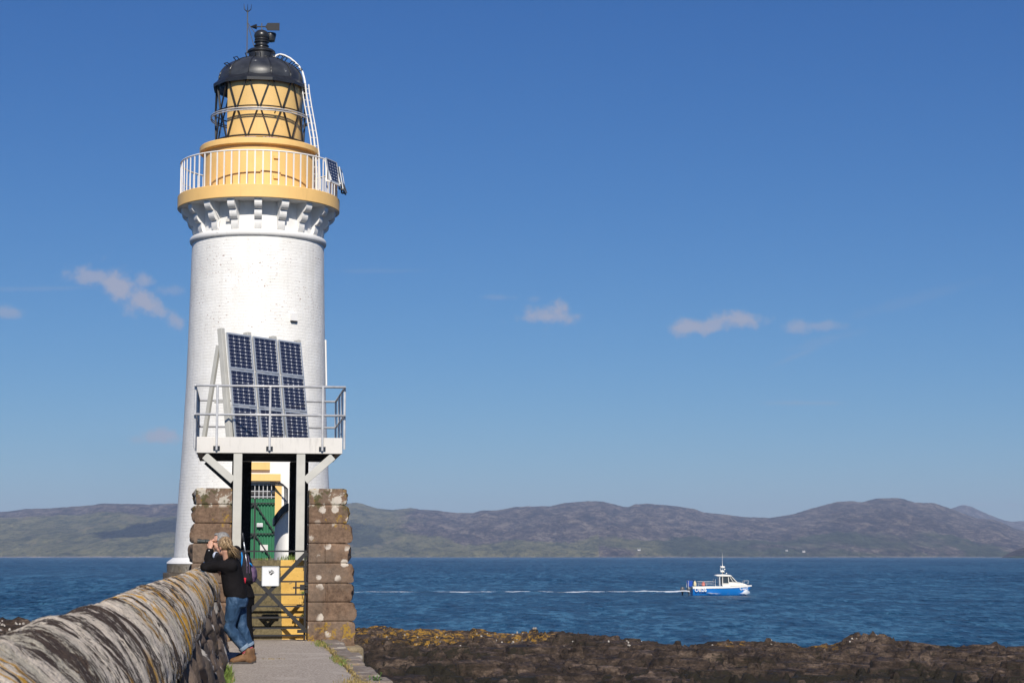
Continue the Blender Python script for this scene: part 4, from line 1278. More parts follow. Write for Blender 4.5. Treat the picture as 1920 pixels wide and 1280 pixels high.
def solar_panel(name, o, ex, ey, w, h, parent, nu=4, nv=9, fr=.03):
    """panel spanned by unit ex (along), ey (up); o = lower left corner; frame + cells"""
    o, ex, ey = Vector(o), Vector(ex).normalized(), Vector(ey).normalized()
    en = ex.cross(ey).normalized()
    f = MB(); d = .035
    for a, b_ in (((0, 0), (w, 0)), ((0, h), (w, h))):
        f.bar(o + ex * a[0] + ey * (a[1] + (fr / 2 if a[1] == 0 else -fr / 2)), o + ex * b_[0] + ey * (b_[1] + (fr / 2 if a[1] == 0 else -fr / 2)), fr, d, en)
    for x in (fr / 2, w - fr / 2):
        f.bar(o + ex * x + ey * fr, o + ex * x + ey * (h - fr), fr, d * .96, en)
    pf = f.build(name, M_ALU, parent)
    me = bpy.data.meshes.new("cells")
    q = [o + ex * fr + ey * fr, o + ex * (w - fr) + ey * fr, o + ex * (w - fr) + ey * (h - fr), o + ex * fr + ey * (h - fr)]
    t_ = .012
    vs_ = [p + en * t_ * .6 for p in q] + [p - en * t_ for p in q]
    me.from_pydata(vs_, [], [(0, 1, 2, 3), (7, 6, 5, 4), (0, 4, 5, 1), (1, 5, 6, 2), (2, 6, 7, 3), (3, 7, 4, 0)])
    l = me.uv_layers.new(name="UVMap")
    for i, uvv in enumerate(((0, 0), (nu, 0), (nu, nv), (0, nv))): l.data[i].uv = uvv
    for i in range(4, 24): l.data[i].uv = (.5, .5)
    me.materials.append(M_CELL)
    c = bpy.data.objects.new("cells", me); COL.objects.link(c); c.parent = pf
    return pf

def gallery_panels():
    # two small panels clamped to the outside of the gallery railing
    root = thing("solar_panel_pair", "pair of small tilted solar panels clamped outside the lighthouse gallery railing", "solar panels", (TX, TY, 0), TROT)
    Rr = tr(147, 340)
    for k, az in enumerate((62, 81)):
        zt_, zb = (tz(311), tz(353)) if k == 0 else (tz(318), tz(359))
        w = .82
        ex = Vector((math.cos(R(az)), math.sin(R(az)), 0)); nr = Vector((math.sin(R(az)), -math.cos(R(az)), 0))
        tilt = R(80); H = (zt_ - zb) / math.sin(tilt)
        ey = (Vector((0, 0, 1)) * math.sin(tilt) - nr * math.cos(tilt))
        o = tpol(Rr + (.05 if k == 0 else .12) + H * math.cos(tilt), az, zb) - ex * w / 2
        p = solar_panel("panel", o, ex, ey, w, H, root, 4, 7, .035)
        s = MB()
        for x in (.06, w - .06):
            a = o + ex * x; b_ = a + ey * H; c_ = Vector((a.x, a.y, a.z)) - nr * (H * math.cos(tilt))
            s.bar(c_, b_ - nr * .03, .05); s.bar(c_, a - nr * .03, .05); s.bar(c_ + nr * .18, b_ - nr * .06 - Vector((0, 0, .06)), .035)
        s.bar(o - Vector((0, 0, .03)), o + ex * w - Vector((0, 0, .03)), .05)
        s.build("bracket", M_WHITE if k == 0 else M_BLACKM, root)
gallery_panels()

# ------------------------------------------------------------------ platform over the gate
PF = 32.5                                   # front edge along the path
FZ0, FZ1 = Lb(500, 849.5, PF)[1], Lb(500, 819.5, PF)[1]
FA0, FA1 = Lb(368.5, 835, PF)[0], Lb(642, 835, PF)[0]
PD = 3.1                                    # depth
def platform():
    ac = (FA0 + FA1) / 2; W = FA1 - FA0
    root = thing("solar_platform", "white steel platform on grey posts standing over the steps behind the gate", "platform", bw(ac, PF, 0), ROT)
    z0, z1 = FZ0, FZ1
    t = MB(); t.box((0, .05, (z0 + z1) / 2), (W, .10, z1 - z0)); 
    t.build("fascia", M_CREAM, root, bevel=.008)
    for s in (-1, 1): MB().box((s * (W / 2 - .05), PD / 2 + .055, (z0 + z1) / 2 - .004), (.10, PD - .11, z1 - z0 - .03)).build("side_beam", M_CREAM, root, bevel=.006)
    MB().box((0, PD - .05, (z0 + z1) / 2), (W, .098, z1 - z0 - .02)).build("rear_beam", M_CREAM, root)
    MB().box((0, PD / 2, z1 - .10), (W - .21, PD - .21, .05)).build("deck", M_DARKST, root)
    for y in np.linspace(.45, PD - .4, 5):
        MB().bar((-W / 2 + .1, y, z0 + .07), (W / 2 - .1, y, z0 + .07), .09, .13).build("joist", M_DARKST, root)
    # posts
    lo, hi = Lb(445.5, 900, PF + .09)[0] - ac, Lb(563.5, 900, PF + .09)[0] - ac
    for x in (lo, hi):
        MB().box((x, .09, (LAND + z0) / 2 - .004), (.150, .150, z0 - LAND)).build("post", M_GREYP, root, bevel=.008)
    # knee braces running out to the corners
    for x, s in ((lo, -1), (hi, 1)):
        e = -W / 2 + .14 if s < 0 else W / 2 - .16
        MB().bar((e, .085, z0 - .045), (x + s * .075, .085, z0 - .47), .13, .13, (0, 1, 0)).build("brace", M_GREYP, root, bevel=.006)
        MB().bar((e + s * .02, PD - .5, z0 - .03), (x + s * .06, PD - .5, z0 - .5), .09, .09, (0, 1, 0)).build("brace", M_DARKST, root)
    # dark stone piers carrying the rear, deep shade painted into their colour
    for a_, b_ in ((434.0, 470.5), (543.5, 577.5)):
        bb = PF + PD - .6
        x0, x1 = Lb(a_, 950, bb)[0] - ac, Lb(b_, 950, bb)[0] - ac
        MB().box(((x0 + x1) / 2, PD - .35, (LAND + z0) / 2 - .01), (x1 - x0, .5, z0 - LAND - .02)).build("rear_pier", mat_masonry("shade_dark_stone", (.018, .016, .015), 0, 0), root)
    # railing
    zt = Lb(362.5, 722.5, PF)[1]; zm = Lb(362.5, 776.5, PF)[1]
    rl = bpy.data.objects.new("railing", None)
    r = .021
    W2 = W / 2 + .035
    tp_ = MB()
    for z in (zt, zm):
        tp_.tube([(-W2, -.03, z), (W2, -.03, z), (W2, PD - .02, z), (W2 - .9, PD - .02, z)], r, 8)
        tp_.tube([(-W2, -.03, z), (-W2, PD - .02, z), (-W2 + .62, PD - .02, z)], r, 8)
    rail = tp_.build("railing", M_GALV, root, True)
    xs_ = [Lb(300 + q / 4.795, 760, PF)[0] - ac for q in (515, 990, 1463)]
    pl_ = [(x, -.035, z0 + .05) for x in xs_] + [(-W2, y, z0 + .08) for y in (.05, .9, 1.9, PD - .05)] + [(W2, y, z0 + .08) for y in (.05, .95, 1.9, PD - .05)] + [(-W2 + .62, PD - .02, z1), (W2 - .9, PD - .02, z1)]
    for x, y, zb in pl_:
        p = MB().tube([(x, y, zb), (x, y, zt)], r, 8).build("rail_post", M_GALV, rail)
        if y < 0:
            for k in (0, .035): MB().box((x, y + .005, z0 + .075 + k), (.115, .03, .016)).build("clamp", M_BLACKM, p)
    return root
platform()

def array():
    # nine panels on four leaning uprights, turned towards the south
    Y0, Y1 = PF + .62, PF + 2.15
    a0, a1 = Lb(437.6, 817, Y0)[0], Lb(581.5, 817, Y1)[0]
    p0, p1 = bw(a0, Y0, FZ1 - .07), bw(a1, Y1, FZ1 - .07)
    root = thing("solar_array", "grey A-frame of nine dark solar panels standing on the railed platform", "solar panels", p0, 0)
    ex = (p1 - p0); Wd = ex.length; ex.normalize()
    nr = Vector((ex.y, -ex.x, 0))             # faces the viewer and to the right
    # how far the frame leans back, from the photo's top of the left upright
    lean = .27; zt = P(417.8, 613.5, p0.y + .1).z - p0.z
    ey = (Vector((0, 0, zt)) - nr * lean); Ht = ey.length; ey.normalize()
    en = ex.cross(ey).normalized()
    if en.dot(nr) < 0: en = -en
    for k in range(4):
        f = k / 3
        b_ = ex * (Wd * f)
        top = b_ + ey * (Ht - .005 * k)
        MB().bar(b_ - en * .075, top - en * .075, .105 if k in (1, 2) else .085, .105, en).build("upright", M_GREYP, root, bevel=.006)
        foot = b_ - nr * .72
        MB().bar(foot, b_ + ey * (Ht * .86) - en * .16, .06, .075, nr).build("rear_leg", M_GREYP, root, bevel=.005)
        MB().bar(b_ + ey * (Ht * .37) - en * .13, b_.lerp(foot, .62) + Vector((0, 0, Ht * .36)), .05).build("tie", M_GREYP, root)
    pw, ph = Wd / 3 - .055, (Ht - .13) / 3
    for i in range(3):
        for j in range(3):
            o = ex * (Wd / 3 * i + .028) + ey * (.02 + (ph + .012) * j) + en * .02
            solar_panel("panel", o, ex, ey, pw, ph, root)
array()

# ------------------------------------------------------------------ field gate with its notice
GB = 30.62
def gate():
    a0, a1 = AI0 + .015, AI1 - .02
    ac = (a0 + a1) / 2; w = (a1 - a0) / 2
    root = thing("field_gate", "black iron barred gate with crossed braces between the two stone pillars", "gate", bw(ac, GB, 0), ROT)
    zs = [Lb(505, y, GB)[1] for y in (1032.7, 1062, 1089.7, 1114.2, 1136, 1157, 1177, 1190.5)]
    for i, z in enumerate(zs):
        MB().bar((-w, 0, z), (w, 0, z), .02, .026).build("bar", M_BLACKM, root)
    for x in (-w, w - .02): MB().bar((x, 0, .03), (x, 0, zs[0] + .012), .03, .03).build("stile", M_BLACKM, root)
    MB().bar((w, -.016, zs[0] - .02), (-w, -.016, zs[6] - .05), .062, .012, (0, -1, 0)).build("brace", M_BLACKM, root)
    MB().bar((-w, -.030, zs[0] - .06), (w, -.030, zs[6] - .05), .062, .012, (0, -1, 0)).build("brace", M_BLACKM, root)
    lt = MB()
    zl = Lb(570, 1101, GB)[1]
    lt.bar((w - .17, -.02, zs[2]), (w - .17, -.02, zs[3] - .01), .025)
    lt.bar((w - .22, -.04, zl), (w + .03, -.04, zl), .028); lt.box((w - .07, -.05, zl + .005), (.07, .06, .09)); lt.box((w + .0, -.04, zl + .06), (.05, .05, .06)); lt.box((w + .01, -.04, zl - .06), (.06, .05, .05))
    lt.build("latch", M_BLACKM, root)
    hg = MB().box((w - .06, -.03, zs[6] - .05), (.16, .05, .05)).build("lower_catch", M_BLACKM, root)
    # notice wired to the gate
    xa, za = Lb(491.8, 1061.5, GB - .05); xb, zb = Lb(522.5, 1097.5, GB - .05)
    sg = thing("notice_board", "white notice with a black warning hand, wired to the black gate", "sign", bw((xa + xb) / 2, GB - .05, (za + zb) / 2), ROT)
    sw, sh_ = xb - xa, za - zb
    MB().box((0, 0, 0), (sw, .008, sh_), ).build("board", mat_paint("notice_white", (.74, .75, .76), .25, .35), sg, bevel=.003)
    rim = MB()
    for p, q in (((-sw / 2, -sh_ / 2), (sw / 2, -sh_ / 2)), ((-sw / 2, sh_ / 2), (sw / 2, sh_ / 2))): rim.bar((p[0], -.004, p[1]), (q[0], -.004, q[1]), .012, .009)
    for x in (-sw / 2, sw / 2): rim.bar((x, -.004, -sh_ / 2 + .005), (x, -.004, sh_ / 2 - .005), .012, .009)
    rim.build("rim", M_ALU, sg)
    hd = MB(); cx, cz = .012, .055
    def hp(u, v): 
        c, s_ = math.cos(R(-38)), math.sin(R(-38)); return (cx + u * c - v * s_, -.007, cz + u * s_ + v * c)
    pal = [(-.026, -.03), (.022, -.034), (.030, .004), (-.024, .012)]
    hd.prism(pal, lambda u, v, t_: (hp(u, v)[0], -.0045 - t_, hp(u, v)[2]), 0, .003)
    for u0, ln, sp in ((-.019, .038, -.008), (-.006, .046, -.003), (.008, .044, .003), (.022, .034, .010)):
        hd.bar(Vector(hp(u0, .0)) + Vector((0, .001, 0)), Vector(hp(u0 + sp, ln)) + Vector((0, .001, 0)), .010, .003, (0, -1, 0))
    hd.bar(Vector(hp(-.022, -.02)) + Vector((0, .0012, 0)), Vector(hp(-.05, .006)) + Vector((0, .0012, 0)), .012, .003, (0, -1, 0))
    hd.build("hand_symbol", simple("sign_black", (.012, .012, .013), .5), sg)
    MB().bar(Vector(hp(-.012, -.035)) + Vector((0, -.001, 0)), Vector(hp(.004, .018)) + Vector((0, -.001, 0)), .011, .002, (0, -1, 0)).build("white_bar", M_WHITE, sg)
gate()

# ------------------------------------------------------------------ curved white parapet by the door
def parapet():
    bb = 33.9
    x0, _ = Lb(516.5, 1000, bb); x1, _ = Lb(541.5, 1000, bb)
    root = thing("curved_parapet", "curved white parapet with a black coping beside the lighthouse entrance", "parapet", bw((x0 + x1) / 2, bb, LAND), ROT)
    w = (x1 - x0)
    z0, z1 = Lb(517, 985, bb)[1] - LAND, Lb(541, 957, bb)[1] - LAND
    zu0, zu1 = z0 , z1 
    ring = lambda th, r: (w / 2 - r * math.cos(th) + .0, -r * math.sin(th) * 1.6 + .9)
    n = 18
    body = MB(); cop = MB()
    r_in, r_out = w - .14, w
    vs_b = []; 
    def sect(th, ri, ro, za, zb_):
        xo, yo = w / 2 - ro * math.cos(th), .9 - ro * 2.4 * math.sin(th)
        xi, yi = w / 2 - ri * math.cos(th), .9 - ri * 2.4 * math.sin(th)
        return [(xo, yo, za), (xi, yi, za), (xi, yi, zb_), (xo, yo, zb_)]
    rb, rc = [], []
    for k in range(n + 1):
        th = math.pi / 2 * k / n
        f = 1 - math.cos(th)
        zt = zu0 + (zu1 - zu0) * math.sin(math.pi / 2 * f)
        rb.append([Vector(v) for v in sect(th, r_in, r_out, -.02, zt)])
        rc.append([Vector(v) for v in sect(th, r_in - .05, r_out + .04, zt + .003, zt + .14)])
    body.loft(rb); cop.loft(rc)
    body.build("wall", M_WHITE, root, True, angle=40); cop.build("coping", M_BLACK, root, True, angle=40)
parapet()

# ------------------------------------------------------------------ people at the wall
def mat_skin():
    t = NT("skin"); g = t.coord()
    n = t.noise(g, 14, 4, .6)
    t.p('Base Color', t.mix(t.rng(n, .35, .65), (.47, .245, .165), (.60, .345, .245)))
    t.p('Roughness', .5); t.p('Subsurface Weight', .08); t.p('Subsurface Radius', (.4, .15, .1)); t.p('Subsurface Scale', .02)
    return t.m
def mat_cloth(name, col, var=.25, sc=7, fold=.5, rough=.9, wear=None):
    t = NT(name); g = t.coord()
    n1 = t.noise(t.mapv(g, (1, 1, .8)), sc, 4, .55, .5); n2 = t.noise(g, 90, 3, .7)
    lo = tuple(k * (1 - var) for k in col); hi = tuple(min(1, k * (1 + var)) for k in col)
    c = t.mix(t.rng(n1, .3, .7), lo, hi)
    if wear: c = t.mix(t.math('MULTIPLY', t.rng(n1, .52, .68), t.rng(n2, .25, .75)), c, wear)
    t.p('Base Color', c); t.p('Roughness', rough); t.p('Specular IOR Level', .1)
    t.norm(t.bump(t.math('ADD', n1, t.math('MULTIPLY', n2, .12)), fold, .03))
    return t.m
def mat_hair(name, lo, hi):
    t = NT(name); g = t.coord()
    n = t.noise(t.mapv(g, (30, 75, 13), rot=(0, R(-32), 0)), 1.6, 5, .65, .3)
    t.p('Base Color', t.mix(t.rng(n, .36, .64), lo, hi)); t.p('Roughness', .45); t.p('Specular IOR Level', .4)
    t.norm(t.bump(n, .7, .012))
    return t.m
M_SKIN = mat_skin()
M_FLEECE = mat_cloth("black_fleece", (.010, .009, .010), .3, 9, .5)
M_DENIM = mat_cloth("blue_denim", (.030, .066, .130), .45, 9, .8, .85, (.12, .18, .27))
M_DENIM_L = mat_cloth("denim_turnup", (.20, .27, .36), .2, 20, .4)
M_BOOT = mat_cloth("brown_leather", (.17, .095, .05), .3, 16, .4, .6)
M_SOLE = simple("boot_sole", (.05, .042, .038), .8)
M_SOCK = mat_cloth("pink_sock", (.35, .08, .10), .2, 30, .4)
M_TROUS = mat_cloth("black_trousers", (.007, .007, .008), .3, 8, .5)
M_BLUEC = mat_cloth("bright_blue_fabric", (.02, .20, .52), .2, 12, .3)
M_PACK = mat_cloth("dark_pack_fabric", (.020, .019, .024), .35, 12, .5, .7)
M_PURP = mat_cloth("purple_pack_fabric", (.13, .085, .15), .25, 12, .4)
M_REDC = mat_cloth("red_fabric", (.50, .03, .05), .2, 12, .3)
M_SHIRT = mat_cloth("pale_shirt", (.50, .55, .68), .2, 14, .4)
M_OPTIC = simple("binocular_rubber", (.022, .030, .030), .5, 0, .3, 20, .1, 80)

class Fig:
    """helper frame: points given by photo zoom coordinates and a depth offset, relative to the base"""
    def __init__(s, Y, base):
        s.Y = Y; s.base = Vector(base)
    def __call__(s, zx, zy, dy=0.0):
        p = P(280 + zx / 4.2667, 980 + zy / 4.2667, s.Y)
        return Vector((p.x - s.base.x, p.y + dy - s.base.y, p.z - s.base.z))

def hand(mb, wrist, tip_dir, palm_dir, size=.085, curl=.5, side=1):
    """palm, four bent fingers and a thumb; tip_dir along the hand, palm_dir out of the palm"""
    d = Vector(tip_dir).normalized(); n = Vector(palm_dir); n = (n - d * n.dot(d)).normalized(); s = d.cross(n).normalized() * side
    w = Vector(wrist)
    M = Matrix((s, d, n)).transposed()
    mb.ell(w + d * size * .5, (size * .46, size * .58, size * .17), M)
    for k, (off, ln) in enumerate(((-.34, .80), (-.12, .92), (.11, .87), (.33, .68))):
        b = w + d * size * .92 + s * size * off
        L = ln * size * .5
        a1, a2 = curl * 1.0, curl * 2.1
        p1 = b + (d * math.cos(a1) + n * math.sin(a1)) * L * .9
        p2 = p1 + (d * math.cos(a2) + n * math.sin(a2)) * L * .75
        mb.limb([w + d * size * .6 + s * size * off * .8, b, p1, p2], [.0095, .0092, .0085, .0072], 8)
    t0 = w + d * size * .30 - s * size * .36
    t1 = t0 - s * size * .26 + d * size * .26 + n * size * .16
    t2 = t1 + d * size * .34 + n * size * .24 * (1 + curl)
    mb.limb([w + d * size * .2 - s * size * .2, t0, t1, t2], [.012, .012, .0100, .008], 8)

def head(mb, c, fwd, up, r=.098):
    f = Vector(fwd).normalized(); u = Vector(up); u = (u - f * u.dot(f)).normalized(); l = u.cross(f)
    c = Vector(c); M = Matrix((f, l, u)).transposed()
    mb.ell(c + u * .025 - f * .008, (.098, .076, .095), M, 20, 14)       # cranium
    mb.ell(c - u * .045 + f * .030, (.066, .060, .072), M, 16, 10)       # face and jaw
    mb.ell(c - u * .098 + f * .064, (.024, .026, .018), M)               # chin
    mb.limb([c + f * .088 + u * .018, c + f * .112 - u * .022], [.009, .014], 8)   # nose
    mb.ell(c + f * .098 - u * .026, (.013, .017, .010), M)
    mb.ell(c + f * .091 - u * .060, (.010, .024, .007), M)               # lips
    mb.ell(c + f * .089 - u * .071, (.009, .020, .006), M)
    mb.ell(c + f * .090 + u * .030, (.012, .052, .009), M)               # brow
    for s in (-1, 1):
        mb.ell(c + l * s * .077 - f * .008 - u * .014, (.018, .009, .030), M)      # ears
        mb.ell(c + f * .068 + l * s * .043 - u * .030, (.022, .022, .022), M)      # cheekbones
    return f, l, u

def shoe(root, heel, toe, Mb, name="boot"):
    heel, toe = Vector(heel), Vector(toe); d = (toe - heel); d.z = 0; L = d.length; d.normalize()
    s = Vector((-d.y, d.x, 0)); M = Matrix((d, s, Vector((0, 0, 1)))).transposed()
    z = heel.z
    mb = MB()
    mb.ell(heel + d * .055 + Vector((0, 0, .055)), (.062, .044, .062), M)
    mb.limb([heel + d * .065 + Vector((0, 0, .05)), heel + d * .062 + Vector((0, 0, .15))], [.050, .050], 14)
    mb.limb([heel + d * .10 + Vector((0, 0, .075)), heel + d * (L - .09) + Vector((0, 0, .048))], [.052, .042], 14)
    mb.ell(heel + d * (L - .075) + Vector((0, 0, .040)), (.072, .050, .040), M)
    b = blobby(mb, name, Mb, root, .007, 5)
    so = MB(); out = []
    for k in range(20):
        a = 2 * math.pi * k / 20; x = L / 2 + L / 2 * math.cos(a) * 1.02; w = .047 * math.sin(a) * (1.06 if math.cos(a) > 0 else .86)
        out.append((x, math.copysign(abs(w) ** .9 * .05 ** .1, w)))
    so.prism(out, lambda u, v, t_: heel + d * u + s * v + Vector((0, 0, t_)), -.004, .026)
    so.build("sole", M_SOLE, b)
    lc = MB()
    for k in range(5):
        p = heel + d * (.105 + .022 * k) + Vector((0, 0, .128 - .014 * k))
        lc.bar(p - s * .022, p + s * .022 + d * .012, .006)
        lc.bar(p - s * .022 + d * .012, p + s * .022, .006)
    lc.build("laces", simple("laces", (.42, .34, .24), .9), b)
    return b

def woman():
    base = P(452, 1241, 24.0); base.z = .004
    W = Fig(24.0, base)
    root = thing("person", "person in black fleece and turned-up jeans with windblown fair hair, leaning on the wall", "person", base)
    hc, nk = W(600, 190, .0), W(618, 288, .02)
    sl, sr = W(655, 335, -.15), W(655, 325, .17)
    el, er = W(452, 350, -.10), W(480, 352, .16)
    wl, wr = W(520, 378, .06), W(545, 378, .10)
    hl_, hr_ = W(690, 612, -.085), W(700, 612, .085)
    kl, kr = W(652, 838, -.11), W(728, 838, .09)
    al, ar = W(772, 1005, -.07), W(790, 985, .13)
    chest, waist, pel = W(662, 390, .01), W(678, 500, .0), W(692, 592, .0)
    b = MB()
    f, l, u = head(b, hc, (-.78, .62, -.08), (-.10, .05, 1))
    b.limb([hc - u * .05 - f * .02, nk, W(640, 330, .01)], [.052, .050, .06])
    b.limb([chest, waist, pel], [.11, .105, .115])
    for s_, e_, w_ in ((sl, el, wl), (sr, er, wr)): b.limb([s_, s_.lerp(e_, .5), e_, e_.lerp(w_, .4), w_], [.050, .043, .037, .036, .026])
    for h_, k_, a_ in ((hl_, kl, al), (hr_, kr, ar)): b.limb([h_, h_.lerp(k_, .5), k_, k_.lerp(a_, .35), a_], [.085, .070, .052, .050, .036])
    hand(b, wl, (wl - el), (0, .1, -1), .082, .35)
    hand(b, wr, (wr - er), (0, .1, -1), .082, .35)
    blobby(b, "body", M_SKIN, root, .007, 4)
    # fleece: hem to neck with sleeves down to the wrists
    j = MB()
    def ring(c, rx, ry, tilt=0, n=24):
        out = []
        for k in range(n):
            a = 2 * math.pi * k / n
            out.append(Vector(c) + Vector((rx * math.cos(a), ry * math.sin(a), tilt * math.cos(a))))
        return out
    j.loft([ring(W(698, 596), .150, .190, -.012), ring(W(690, 560), .152, .190), ring(W(675, 490), .148, .178), ring(W(662, 420), .142, .182), ring(W(655, 360), .128, .185, .03), ring(W(648, 318, .01), .095, .15, .04), ring(W(636, 292, .015), .066, .075, .03), ring(W(628, 280, .02), .052, .054, .03)])
    for s_, e_, w_ in ((sl, el, wl), (sr, er, wr)):
        j.limb([s_ + Vector((.02, 0, -.02)), s_.lerp(e_, .35), s_.lerp(e_, .72), e_, e_.lerp(w_, .5), e_.lerp(w_, .93)], [.088, .072, .062, .060, .054, .043])
    j.limb([W(672, 400, -.12), W(600, 352, -.14)], [.075, .06])
    blobby(j, "fleece", M_FLEECE, root, .010, 5)
    # jeans
    g = MB()
    g.loft([ring(W(696, 585), .128, .165), ring(W(698, 625), .140, .178), ring(W(700, 670), .130, .165)])
    for h_, k_, a_, q in ((hl_, kl, al, -1), (hr_, kr, ar, 1)):
        g.limb([h_ + Vector((.008, 0, .0)), h_.lerp(k_, .3), h_.lerp(k_, .65), k_, k_.lerp(a_, .3), k_.lerp(a_, .65), k_.lerp(a_, .92)], [.112, .100, .086, .078, .078, .066, .060])
    g.ell(W(745, 618, -.03), (.075, .10, .095)); g.ell(W(745, 618, .05), (.07, .10, .095))
    jn = blobby(g, "jeans", M_DENIM, root, .009, 4)
    for k_, a_ in ((kl, al), (kr, ar)):
        p, q = k_.lerp(a_, .86), k_.lerp(a_, 1.0)
        MB().tube([p, p.lerp(q, .5), q], [.070, .072, .066], 16).build("turn_up", M_DENIM_L, jn, True, angle=50)
    for a_, k_ in ((al, kl), (ar, kr)):
        MB().tube([k_.lerp(a_, .96), a_ + Vector((.012, 0, -.075))], [.044, .044], 14).build("sock", M_SOCK, root, True)
    hz = lambda zx, dy: Vector((W(zx, 1100, dy).x, W(zx, 1100, dy).y, 0))
    shoe(root, hz(838, -.07), hz(652, -.14), M_BOOT); shoe(root, hz(842, .14), hz(690, .10), M_BOOT)
    # shoulder-length fair hair streaming away from the wind
    h = MB()
    h.ell(hc + u * .036 - f * .022, (.104, .092, .098), Matrix((f, l, u)).transposed(), 18, 12)
    M_HAIR = mat_hair("fair_hair", (.115, .070, .036), (.45, .315, .175))
    h.ell(W(655, 225, .0), (.060, .074, .075), Matrix.Rotation(R(-30), 3, 'Y'))
    hr = blobby(h, "hair", M_HAIR, root, .0065, 3)
    rnd = random.Random(11); st_ = MB()
    for k in range(340):
        sidev = rnd.uniform(-1, 1)
        top_ = rnd.uniform(.0, 1)
        st = hc + u * (.035 + .095 * top_ * (1 - .35 * abs(sidev))) - f * (.02 + .07 * (1 - top_)) + Vector((0, -.082 * sidev, 0))
        en_ = W(rnd.uniform(640, 722), rnd.uniform(225, 285), 0) + Vector((0, -.085 * sidev + rnd.uniform(-.03, .03), 0))
        m1 = hc - f * (.075 + rnd.uniform(0, .025)) + u * rnd.uniform(-.015, .05) + Vector((0, -.095 * sidev, 0))
        m2 = m1.lerp(en_, .55) + Vector((rnd.uniform(-.01, .025), rnd.uniform(-.012, .012), rnd.uniform(-.015, .015)))
        pts = [st.lerp(m1, 0), (st + m1) / 2 + (u - f) * .016, m1, m2, en_ + Vector((rnd.uniform(-.005, .02), 0, rnd.uniform(-.02, .01)))]
        st_.tube(pts, [.004, .006, .006, .005, .0012], 5)
    st_.build("strands", M_HAIR, hr, True)
woman()

